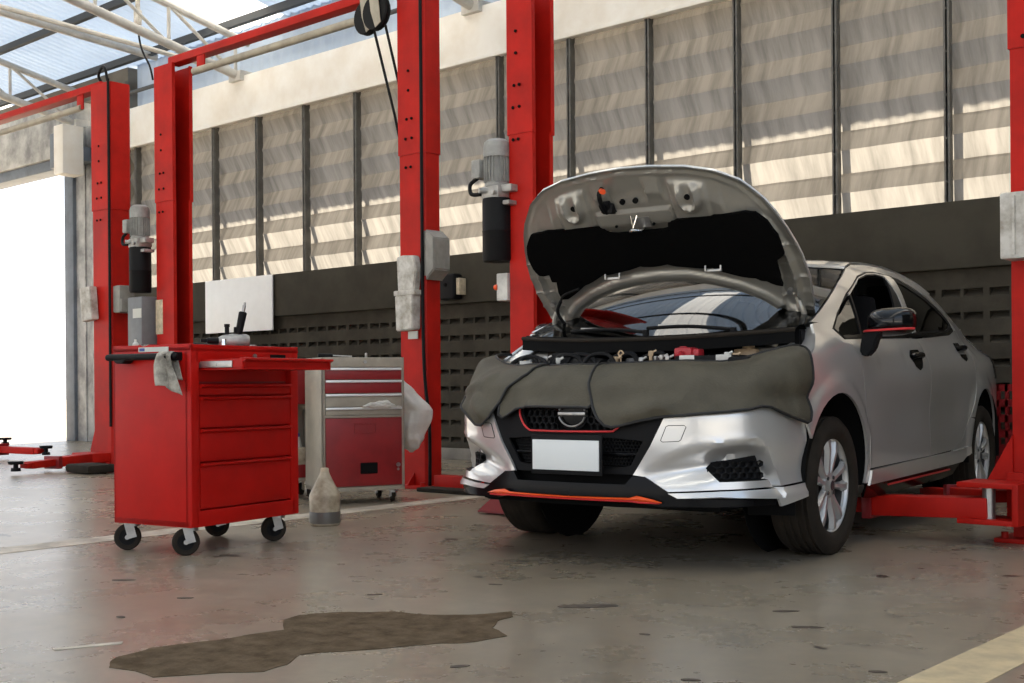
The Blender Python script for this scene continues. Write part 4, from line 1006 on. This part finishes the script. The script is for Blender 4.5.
g = G(); c0 = S(0, .658, -.046)
for a0, a1 in ((195, 345), (15, 165)): g.tube([c0+Vector((.068*cos(R(a)), -.012, .056*sin(R(a)))) for a in range(a0, a1+1, 10)], .0042, 8)
g.box(c0+Vector((0, -.012, 0)), (.14, .012, .014), .003); obj('emblem_ring', g, 'steel', em)
pf = obj('plate_frame', G().box((.008, -.955, .483), (.362, .012, .172), .004), 'black', CAR)
obj('number_plate', G().box((.007, -.963, .481), (.338, .006, .130), .002), 'plate', pf)
# lip
lip = [(-.50, .31), (-.46, .335), (-.36, .397), (-.305, .397), (-.275, .362), (.275, .362), (.305, .397), (.36, .397), (.46, .335), (.50, .31), (.93, .300), (.93, .276), (.42, .274), (.32, .290), (-.32, .290), (-.42, .274), (-.93, .276), (-.93, .300)]
obj('front_lip', panel(lip, lambda s, z: S(s, z, .008), step=.02, out=(0, -1, 0), thick=.03), 'blackgloss', CAR)
def orf(u, v):
    s = -.44+.88*u; zt = lin([(-.44, .300), (-.40, .312), (-.335, .319), (-.30, .309), (0, .306), (.30, .309), (.335, .319), (.40, .306), (.44, .294)])(s); b = lin([(-.44, .296), (-.36, .294), (-.3, .298), (0, .298), (.3, .298), (.36, .294), (.44, .290)])(s)
    return S(s, b+(zt-b)*v, .028+.012*sin(pi*v))
g = G().grid(orf, 50, 4); obj('orange_strip', g, 'orange', CAR)
obj('red_edge', G().tube([S(-.43+.86*k/30, .295 if abs(k-15) < 12 else .291, .030) for k in range(31)], .004, 6), 'redtrim', CAR)
obj('lip_splitter', G().prism([(-.66, -.60), (-.50, -.78), (-.2, -.84), (.2, -.84), (.50, -.78), (.66, -.60)], .255, .275, 'xy', .006), 'dark', CAR)
for sg in (1, -1): obj('air_deflector', G().box((sg*.73, -.45, .245), (.20, .02, .06), .006, Matrix.Rotation(sg*.35, 3, 'Z')), 'dark', CAR)
# underbody, wheel housings, cabin floor
g = G().bb((-.62, -.72, .24), (.62, 3.4, .42), .03).bb((-.56, .15, .3), (.56, 3.3, .9), .02).bb((-.70, -.18, .55), (.70, .1, .93), .02).bb((-.70, .45, .25), (.70, 2.1, .5), .02)
g.bb((-.68, .1, .9), (.68, 2.6, .96), .01)
obj('underbody', g, 'dark', CAR)
for yc in (0, 2.62):
    for sg in (1, -1):
        g = G(); 
        def lin_(u, v, yc=yc, sg=sg): a = R(-12+204*u); return (sg*(.855-.30*v), yc+(AR+.012)*cos(a), AZ+(AR+.012)*sin(a))
        g.grid(lin_, 24, 2); g.cyl((sg*.555, yc, AZ), (sg*.55, yc, AZ), AR+.01, n=32); obj('wheel_housing', g, 'dark', CAR)
# interior
obj('dashboard', G().box((0, .30, 1.0), (1.3, .5, .14), .05), 'insidegrey', CAR)
for sx in (.36, -.36):
    for yy in (1.15, 2.05):
        g = G().box((sx, yy+.12, 1.0), (.48, .12, .55), .06, Matrix.Rotation(-.25, 3, 'X')).box((sx, yy+.20, 1.32), (.25, .09, .16), .04); obj('seat', g, 'insidegrey', CAR)
obj('steering_wheel', G().tube([(.36+.18*cos(a*pi/12), .62-.06*sin(a*pi/12), 1.05+.16*sin(a*pi/12)) for a in range(25)], .014, 8), 'insidegrey', CAR)
# wheels
def wheel(x, y, sg):
    RX = Matrix.Translation((x, y, .315)) @ Matrix.Rotation(sg*pi/2, 4, 'Y')
    w = obj('wheel', G().lathe([(.205, -.02), (.213, -.008), (.218, -.004), (.218, -.02), (.200, -.05), (.195, -.17), (.215, -.19)], RX, 48), 'wheel', CAR)
    tp = [(.205, -.20), (.262, -.205), (.295, -.190), (.311, -.165), (.3145, -.15)]
    for k in range(4):
        z = -.145+.035*k; tp += [(.3150, z), (.3150, z+.013), (.308, z+.015), (.308, z+.02)]
    tp += [(.315, -.005), (.311, -.001), (.296, .013), (.262, .020), (.240, .017), (.222, .006), (.212, -.003)]
    obj('tire', G().lathe(tp, RX, 64), 'rubber', w)
    obj('barrel', G().lathe([(0, -.07), (.12, -.075), (.198, -.06), (.2, -.03)], RX, 40), 'wheeldark', w)
    obj('brake_disc', G().lathe([(.05, -.055), (.13, -.055), (.13, -.048), (.05, -.048)], RX, 40), 'disc', w)
    first = None
    for k in range(5):
        for dd in (-15, 15):
            a = R(72*k+90+dd+9)
            t = bmesh.new(); ca, sa = cos(a), sin(a)
            pr = [(.045, .015, -.016), (.10, .0145, -.012), (.16, .020, -.006), (.206, .028, -.010)]
            rows = []
            sk_ = .35*(1 if dd > 0 else -1)
            for r, hw, z in pr:
                row = []
                for q in (-1, -.55, .55, 1):
                    off = q*hw-sk_*.012*(r/.2); zz = z-(.022 if abs(q) == 1 else 0)
                    row.append(t.verts.new((r*ca-off*sa, r*sa+off*ca, zz)))
                rows.append(row)
            for A, B in zip(rows, rows[1:]):
                for q in range(3): t.faces.new((A[q], A[q+1], B[q+1], B[q]))
            bmesh.ops.recalc_face_normals(t, faces=t.faces[:]); t.normal_update()
            if sum(f.normal.z for f in t.faces) < 0: bmesh.ops.reverse_faces(t, faces=t.faces[:])
            g = G(); g._add(t, RX); obj('spoke', g, 'wheel', w)
    obj('centre_cap', G().lathe([(0, -.004), (.024, -.005), (.030, -.010), (.058, -.016), (.062, -.03), (.03, -.05)], RX, 32), 'wheel', w)
    g = G()
    for k in range(4): g.cyl(RX @ Vector((.047*cos(R(90*k+45)), .047*sin(R(90*k+45)), -.02)), RX @ Vector((.047*cos(R(90*k+45)), .047*sin(R(90*k+45)), -.008)), .009, n=6)
    g.cyl(RX @ Vector((0, 0, -.004)), RX @ Vector((0, 0, -.002)), .022, n=24)
    obj('wheel_nuts', g, 'wheeldark', w)
for x, y, sg in ((.838, 0, 1), (.838, 2.62, 1), (-.838, 0, -1), (-.838, 2.62, -1)): wheel(x, y, sg)

# hood (plane coordinates: a across, b up the raised hood)
AL = R(50)
def HP(a, b, off=0., crown=True):
    """off>0 towards the outer skin"""
    n = Vector((0, sin(AL), cos(AL))); p = Vector((a, .14-b*cos(AL), 1.05+b*sin(AL)))
    c = .035*(1-(a/.76)**2)-.05*sstep(b, .72, 1.0)**1.5 if crown else 0
    return p+n*(off+c)
HO = [(.66, .03), (.70, .03), (.732, .13), (.750, .28), (.745, .40), (.735, .46), (.712, .55), (.680, .64), (.645, .71), (.56, .82), (.455, .892), (.33, .932), (.16, .954), (0, .962)]
HO = HO+[(-a, b) for a, b in HO[::-1][1:]]
HR = [(-.60, .075), (-.50, .17), (-.393, .225), (-.26, .27), (-.134, .292), (0, .302), (.148, .297), (.27, .268), (.4, .225), (.5, .17), (.60, .075)]
hpoly = HO+HR
def dist_out(a, b):
    m = 9.
    for p, q in zip(HO, HO[1:]):
        dx, dy = q[0]-p[0], q[1]-p[1]; t = min(max(((a-p[0])*dx+(b-p[1])*dy)/(dx*dx+dy*dy), 0), 1)
        m = min(m, (a-p[0]-t*dx)**2+(b-p[1]-t*dy)**2)
    return sqrt(m)
def dist_rear(a, b):
    m = 9.
    for p, q in zip(HR, HR[1:]):
        dx, dy = q[0]-p[0], q[1]-p[1]; t = min(max(((a-p[0])*dx+(b-p[1])*dy)/(dx*dx+dy*dy), 0), 1)
        m = min(m, (a-p[0]-t*dx)**2+(b-p[1]-t*dy)**2)
    return sqrt(m)
HOOD = obj('hood', panel(hpoly, lambda a, b: HP(a, b, .018), step=.03, out=(0, 1, 1), thick=.010), 'silver', CAR)
SEG = [(.10, 1.25), (.18, .75), (.26, 1.15), (.36, .9), (.46, .8), (.56, 1.05), (9, .9)]
def under(a, b):
    d = dist_out(a, b); F = sstep(b, .60, .68)
    hs = -.006*(1-sstep(d, 0, .012))-.030*sstep(d, .035, .060)+.022*sstep(d, .062, .082)*(1-sstep(d, .125, .14))
    seg = next(v for k, v in SEG if abs(a) < k)
    lo = .045; hf = -.006*(1-sstep(d, 0, .012))-.010*sstep(d, .022, .030)-.040*min(1, max(0, (d-lo)/(.115*seg)))
    if abs(a) < .46:
        for xc in (.31, -.31):
            r = sqrt((a-xc)**2+(min(0, b-.765))**2)
            hf -= .024*exp(-((r-.040)/.014)**2)*(1 if b < .82 else exp(-((b-.82)/.02)**2))
            hf -= .014*(1-sstep(abs(a-xc), .085, .092))*sstep(b, .67, .682)*sstep(d, .06, .09)
        hf -= .012*(1-sstep(abs(a), .20, .206))*(1-sstep(b, .735, .745))
    h = hs*(1-F)+hf*F
    dr = dist_rear(a, b)
    h -= .018*sstep(dr, .012, .03)*(1-sstep(dr, .05, .075))
    if abs(a) > .60:
        for bb in (.12, .20, .29, .38, .47): h -= .009*exp(-((b-bb-.05*(abs(a)-.66))/.006)**2)
    return HP(a, b, h)
ih = [(a, b+.0) for a, b in hpoly]
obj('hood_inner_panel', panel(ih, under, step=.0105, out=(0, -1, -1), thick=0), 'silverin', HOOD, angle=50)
INS = [(-.675, .50), (-.655, .60), (-.60, .672), (-.50, .682), (-.36, .680), (-.187, .668), (-.18, .637), (-.16, .622), (.15, .622), (.166, .668), (.33, .683), (.45, .68), (.56, .686), (.61, .68), (.655, .63), (.685, .55), (.690, .45), (.640, .415), (.636, .37), (.632, .27), (.56, .30), (.508, .318), (.304, .385), (.075, .420), (-.075, .42), (-.30, .385), (-.42, .335), (-.547, .262), (-.584, .262), (-.575, .37), (-.60, .375), (-.60, .418), (-.655, .422)]
obj('insulator', panel(INS, lambda a, b: HP(a, b, -.054-.012*sstep(min(sqrt((a-p[0])**2+(b-p[1])**2) for p in INS), .0, .05)+.004*noise.noise(Vector((a*6, b*6, 0)))), step=.03, out=(0, -1, -1), thick=.02), 'insul', HOOD)
st = obj('striker', G().tube([HP(-.03, .635, -.05), HP(-.03, .65, -.095), HP(.0, .665, -.11), HP(.03, .65, -.095), HP(.03, .635, -.05)], .006, 8, 3).tube([HP(-.02, .72, -.05), HP(0, .67, -.10), HP(.02, .72, -.05)], .005, 8), 'chrome', HOOD)
obj('striker_plate', G().prism([(0, 0), (.1, 0), (.1, .055), (0, .055)], 0, .004, 'xy'), 'steel', HOOD)
bpy.data.objects[-1] if False else None
sp = HOOD.children[-1]
zax = Vector((0, -sin(AL), -cos(AL))); yax = Vector((0, -cos(AL), sin(AL))); xax = Vector((1, 0, 0))
def hoodmat(a, b, off): 
    m = Matrix.Identity(4); 
    for i, v in enumerate((xax, -yax, zax)): 
        for j in range(3): m[j][i] = v[j]
    return Matrix.Translation(HP(a, b, off)) @ m
sp.matrix_local = hoodmat(-.02, .705, -.064)
g = G()
for a, b in ((-.035, .79), (.035, .79)): g._add((lambda: (lambda t: t)(bmesh_cyl(.013, .012)))(), hoodmat(a, b, -.040)) if False else g.cyl(HP(a, b, -.030), HP(a, b, -.056), .0135, n=18)
for a, b in ((-.30, .80), (.31, .80)): g.cyl(HP(a, b-.01, -.03), HP(a, b-.01, -.066), .014, n=18)
for a, b in ((-.11, .665), (.09, .66)): g.cyl(HP(a, b, -.03), HP(a, b, -.066), .007, n=12)
obj('drain_holes', g, 'dark', HOOD)
pr = obj('prop_clip', G().tube([HP(-.115, .875, -.03), HP(-.12, .86, -.07), HP(-.125, .80, -.085), HP(-.125, .75, -.07)], .011, 10, 4).box(HP(-.125, .775, -.06), (.055, .04, .06), .012, Matrix.Rotation(AL, 3, 'X')).box(HP(-.10, .765, -.06), (.03, .04, .05), .008), 'black', HOOD)
obj('orange_tip', G().cyl(HP(-.112, .872, -.05), HP(-.088, .878, -.07), .013, n=14), 'orange', pr)
obj('prop_bracket', G().box(HP(-.125, .735, -.05), (.09, .008, .03), .002, Matrix.Rotation(AL, 3, 'X')), 'chrome', HOOD)
for a, b in ((-.235, .375), (.318, .385), (-.10, .40)):
    if b == .40: continue
    obj('pad_clip', G().box(HP(a, b, -.072), (.085, .006, .012), .002).box(HP(a-.04, b+.012, -.072), (.008, .006, .03), .002).box(HP(a+.04, b+.012, -.072), (.008, .006, .03), .002), 'steel', HOOD)
for sg in (1, -1):
    h = obj('hood_hinge', G().tube([(sg*.70, .14, .98), (sg*.70, .08, 1.03), (sg*.69, .03, 1.12), (sg*.665, HP(.6, .19).y+.0, HP(.6, .19).z-.02)], .014, 8, 5).box((sg*.70, .14, .97), (.03, .09, .10), .006), 'silverin', CAR)
    obj('hinge_bolt', G().cyl(HP(sg*.655, .235, -.03), HP(sg*.655, .235, -.055), .014, n=8), 'steel', h)
obj('washer_hose', G().tube([HP(-.60, .25, -.05), HP(-.63, .20, -.07), HP(-.62, .12, -.07), HP(-.58, .06, -.06), (-.60, .10, 1.01)], .009, 8, 5), 'black', HOOD)
obj('washer_hose', G().tube([HP(-.60, .25, -.05), HP(-.55, .30, -.07), HP(-.45, .33, -.07)], .007, 8, 5), 'black', HOOD)

# engine bay
def cowl(u, v):
    s = 2*u-1; w = .74*s
    P = [(-.37, .935), (-.37, .99), (-.33, 1.01), (-.24, 1.005), (-.17, .985)]; q = v*4; i = min(int(q), 3); t = q-i
    y = P[i][0]*(1-t)+P[i+1][0]*t; z = P[i][1]*(1-t)+P[i+1][1]*t
    return (w, y+.17*s*s, z+.030*s*s)
obj('cowl', G().grid(cowl, 30, 8), 'dark', CAR)
obj('cowl_seal', G().tube([(lambda p: Vector(p)+Vector((0, -.005, .0)))(cowl(k/24, .30)) for k in range(25)], .010, 8), 'rubber', CAR)
for x0, x1, yb in ((-.02, -.50, .0), (.42, -.03, .0)):
    a = Vector((x0, -.19+.13*(x0/.76)**2, 1.035)); b = Vector((x1, -.16+.13*(x1/.76)**2, 1.055))
    w = obj('wiper', G().tube([a, a.lerp(b, .5)+Vector((0, .0, .012)), b], .009, 8, 4).cyl(a+Vector((0, 0, -.04)), a+Vector((0, 0, .01)), .016, n=14), 'black', CAR)
    obj('wiper_blade', G().box(a.lerp(b, .62)+Vector((0, .004, .014)), ((b-a).length*.5, .008, .012), .002, (b-a).to_track_quat('X', 'Z').to_matrix()), 'steel', w)
for sg in (1, -1):
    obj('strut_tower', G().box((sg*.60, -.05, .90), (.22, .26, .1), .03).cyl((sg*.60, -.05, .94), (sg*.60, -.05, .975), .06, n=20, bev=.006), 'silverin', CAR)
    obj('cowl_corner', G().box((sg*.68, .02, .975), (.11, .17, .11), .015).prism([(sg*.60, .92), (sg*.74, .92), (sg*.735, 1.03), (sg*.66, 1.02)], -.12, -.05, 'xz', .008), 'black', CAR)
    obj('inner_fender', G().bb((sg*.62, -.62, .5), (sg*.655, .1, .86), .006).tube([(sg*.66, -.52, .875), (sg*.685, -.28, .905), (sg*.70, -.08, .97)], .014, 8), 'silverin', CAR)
eng = obj('engine', G().box((-.02, -.33, .72), (.60, .38, .26), .04).box((-.02, -.34, .845), (.44, .30, .05), .02), 'black', CAR)
obj('rocker_cover', G().box((.05, -.42, .845), (.40, .12, .06), .02).cyl((.02, -.40, .86), (.02, -.40, .905), .028, n=18, bev=.004), 'wheeldark', eng)
bt = obj('battery', G().box((.40, -.36, .79), (.26, .19, .19), .008).box((.42, -.36, .890), (.29, .2, .04), .004), 'black', CAR)
obj('terminal_cover', G().box((.285, -.36, .925), (.09, .09, .05), .014).box((.335, -.36, .922), (.05, .06, .04), .010).cyl((.285, -.41, .92), (.285, -.45, .90), .016, n=12).box((.26, -.33, .935), (.04, .05, .045), .01), 'redplastic', bt)
obj('battery_label', G().box((.335, -.458, .895), (.075, .005, .034), .002), 'white', bt); obj('battery_label', G().box((.515, -.458, .895), (.075, .005, .034), .002), 'white', bt)
obj('clamp', G().tube([(.28, -.36, .89), (.4, -.37, .905), (.52, -.36, .89)], .008, 8), 'steel', bt)
f = obj('fuse_box', G().box((.62, -.42, .84), (.10, .24, .12), .012), 'black', CAR)
obj('brake_reservoir', G().box((.50, -.16, .915), (.12, .09, .06), .018).cyl((.50, -.16, .94), (.50, -.16, .975), .028, n=18), 'tan', CAR)
obj('coolant_tank', G().box((-.50, -.52, .80), (.16, .16, .14), .03).cyl((-.50, -.52, .86), (-.50, -.52, .90), .03, n=18), 'white', CAR)
obj('air_box', G().box((-.36, -.22, .87), (.26, .24, .15), .03).cyl((-.3, -.35, .88), (-.12, -.42, .86), .045, n=18), 'black', CAR)
obj('strut_cap', G().box((-.50, -.14, .945), (.17, .14, .09), .02), 'rubber', CAR)
rnd = random.Random(3)
for k in range(7):
    x = -.55+.11*k+rnd.uniform(-.03, .03); y = -.48+rnd.uniform(-.06, .06)
    obj('hose', G().tube([(x-.09, y, .83), (x-.05, y+.03, .905+rnd.uniform(-.02, .02)), (x+.05, y+.04, .915+rnd.uniform(-.02, .02)), (x+.12, y, .84)], .008+rnd.uniform(0, .006), 8, 6), 'black', CAR)
for x, y, z, m in ((-.02, -.48, .90, 'tan'), (.12, -.40, .925, 'tan'), (.16, -.42, .90, 'steel'), (.20, -.44, .905, 'steel'), (.09, -.44, .895, 'steel'), (.52, -.44, .91, 'white'), (.55, -.42, .905, 'tan'), (-.42, -.46, .91, 'steel'), (-.34, -.48, .90, 'white'), (-.58, -.42, .91, 'tan'), (-.50, -.40, .905, 'steel'), (.235, -.45, .90, 'steel')):
    obj('connector', G().box((x, y, z), (.02, .02, .026), .005, Matrix.Rotation(x*7, 3, 'Z')).cyl((x, y, z), (x+.025, y+.01, z+.014), .006, n=10).cyl((x, y, z-.1), (x, y, z), .008, n=8), m, CAR)
obj('dipstick', G().tube([(.0, -.46, .80), (.0, -.47, .91), (.015, -.47, .925), (.0, -.47, .94), (-.012, -.47, .925), (0, -.47, .91)], .004, 6, 3), 'tan', eng)

# fender covers: cloth over the nose (s along the front, q up the face then over the top)
PZC = lin([(0, .72), (.06, .78), (.11, .832), (.16, .880), (.20, .908), (.25, .925), (.30, .932), (.6, .935)])
POC = lin([(0, 0), (.11, .004), (.16, .018), (.20, .04), (.25, .08), (.30, .13), (.6, .42)])
PZ = lin([(0, .72), (.06, .78), (.11, .825), (.16, .853), (.22, .868), (.30, .872), (.45, .872), (.6, .872)])
PO = lin([(0, 0), (.06, .025), (.11, .07), (.16, .12), (.22, .18), (.30, .26), (.45, .41), (.6, .55)])
def drape(s, q, seed=0., lift=0.):
    n = .010*noise.noise(Vector((s*3.2, q*4, seed)))+.006*noise.noise(Vector((s*8, q*6, seed+3)))
    for a0, b0, a1, b1, dep in FOLDS.get(seed, ()):
        dx, dy = a1-a0, b1-b0; t = min(max(((s-a0)*dx+(q-b0)*dy)/(dx*dx+dy*dy), 0), 1)
        d2 = (s-a0-t*dx)**2+(q-b0-t*dy)**2; n += 1.9*dep*exp(-d2/.0009)
    o = max(.012+lift*.5, .014+lift+n)+.008*sstep(abs(s), .95, 1.12)
    if q <= .72: return S(s, q, o)
    t = q-.72; k = sstep(abs(s), .70, 1.12); z = PZ(t)*(1-k)+PZC(t)*k+(o-.012)*sstep(t, .05, .2)*.6
    sg = 1 if s >= 0 else -1; a = abs(s)
    p0 = S(s, .72, o+.03*k*sstep(t, 0, .08)); e = S(s, .72, o-.10); nin = (e-p0).normalized()
    dirn = (nin+Vector((0, .8*sstep(a, .5, 1.0), 0))).normalized(); amt = PO(t)*(1-k)+POC(t)*k
    return Vector((p0.x+dirn.x*amt, p0.y+dirn.y*amt, z))
FOLDS = {1.: [(.22, .72, .36, .78, -.016), (.62, .76, .72, .68, -.018), (.42, .70, .5, .66, .010), (.95, .86, 1.02, .70, -.016), (.30, .66, .52, .72, .012)], 2.: [(-.10, .745, -.0, .75, -.016), (-.25, .74, -.16, .75, -.014), (.02, .71, .1, .72, -.01), (-.2, .70, .0, .71, .012)], 3.: [(-.9, .75, -.7, .68, .006), (-1.0, .8, -.75, .72, -.006), (-.6, .72, -.5, .66, .012), (-.55, .82, -.75, .76, .010)]}
def cover(name, label, poly, seed, lift):
    P = poly
    g = panel(P, lambda s, q: drape(s, q, seed, lift), step=.018, out=(0, -1, .3), thick=.004)
    o = obj(name, g, 'cover', angle=60); o.location = CAR.location; o.rotation_euler = CAR.rotation_euler
    tag(o, label, 'fender cover', 'fender covers over the nose of the car')
    pts = [drape(s, q, seed, lift+.001) for s, q in resample(P, .02)]; pts.append(pts[0])
    obj('piping', G().tube(pts, .0065, 8), 'piping', o)
cover('fender_cover', 'widest grey fender cover, draped over the nose right of the emblem',
      [(.06, 1.02), (.062, .90), (.085, .79), (.13, .69), (.165, .635), (.191, .611), (.225, .604), (.258, .609), (.35, .632), (.439, .648), (.53, .655), (.616, .663), (.70, .668), (.797, .678), (.852, .689), (.90, .685), (.942, .666), (1.01, .642), (1.087, .622), (1.12, .614), (1.150, .622), (1.162, .66), (1.166, .74), (1.170, .84), (1.172, .95), (1.165, 1.02), (1.0, 1.02), (.8, 1.03), (.55, 1.05), (.3, 1.05)], 1., .013)
cover('fender_cover', 'narrow middle grey fender cover hanging just above the emblem',
      [(-.42, .98), (-.42, .80), (-.40, .70), (-.39, .65), (-.36, .635), (-.32, .655), (-.282, .678), (-.22, .688), (-.148, .690), (-.05, .688), (.054, .687), (.10, .684), (.125, .705), (.09, .85), (.09, .98)], 2., 0.)
cover('fender_cover', 'left grey fender cover folded over the far front corner of the car',
      [(-.30, .99), (-.30, .84), (-.375, .77), (-.40, .70), (-.44, .64), (-.50, .60), (-.55, .602), (-.62, .635), (-.70, .68), (-.78, .715), (-.82, .735), (-.95, .72), (-1.1, .73), (-1.2, .78), (-1.24, .86), (-1.24, 1.0), (-1.0, 1.0), (-.7, 1.0)], 3., .010)

# ------------------------------------------------------------------ light and camera
w = bpy.data.worlds.new('sky'); SC.world = w; w.use_nodes = True; nt = w.node_tree
bg = nt.nodes['Background']; tc = nd(nt, 'ShaderNodeTexCoord'); sx = nd(nt, 'ShaderNodeSeparateXYZ'); cr = nd(nt, 'ShaderNodeValToRGB')
nt.links.new(tc.outputs['Generated'], sx.inputs[0]); nt.links.new(sx.outputs['Z'], cr.inputs[0]); nt.links.new(cr.outputs[0], bg.inputs[0])
cr.color_ramp.elements[0].position = 0.; cr.color_ramp.elements[0].color = (1., .97, .93, 1)
cr.color_ramp.elements[1].position = .6; cr.color_ramp.elements[1].color = (.45, .66, 1., 1)
bg.inputs[1].default_value = 1.7
sun = bpy.data.lights.new('sun', 'SUN'); sun.energy = 24; sun.angle = R(.8); sun.color = (1, .86, .66)
so = bpy.data.objects.new('sun', sun); COL.objects.link(so)
d = Vector((.20, -.545, -.86)); so.rotation_euler = d.to_track_quat('-Z', 'Y').to_euler()
cam = bpy.data.cameras.new('camera'); co = bpy.data.objects.new('camera', cam); COL.objects.link(co)
cam.sensor_width = 36; cam.lens = 1205.5/1024*36; cam.shift_y = (384.18-341.5)/1024; cam.clip_end = 300
Rm = Matrix.Rotation(R(41.553), 4, 'Z') @ Matrix.Rotation(pi/2, 4, 'X') @ Matrix.Rotation(R(-0.455), 4, 'Z')
co.matrix_world = Matrix.Translation((0, 0, .7883)) @ Rm
SC.camera = co
SC.view_settings.view_transform = 'Standard'; SC.view_settings.look = 'None'; SC.view_settings.gamma = 1; SC.view_settings.use_curve_mapping = False
SC.view_settings.exposure = .08
SC.cycles.use_denoising = True
SC.cycles.max_bounces = 10; SC.cycles.diffuse_bounces = 6; SC.cycles.transparent_max_bounces = 12; SC.cycles.sample_clamp_indirect = 8
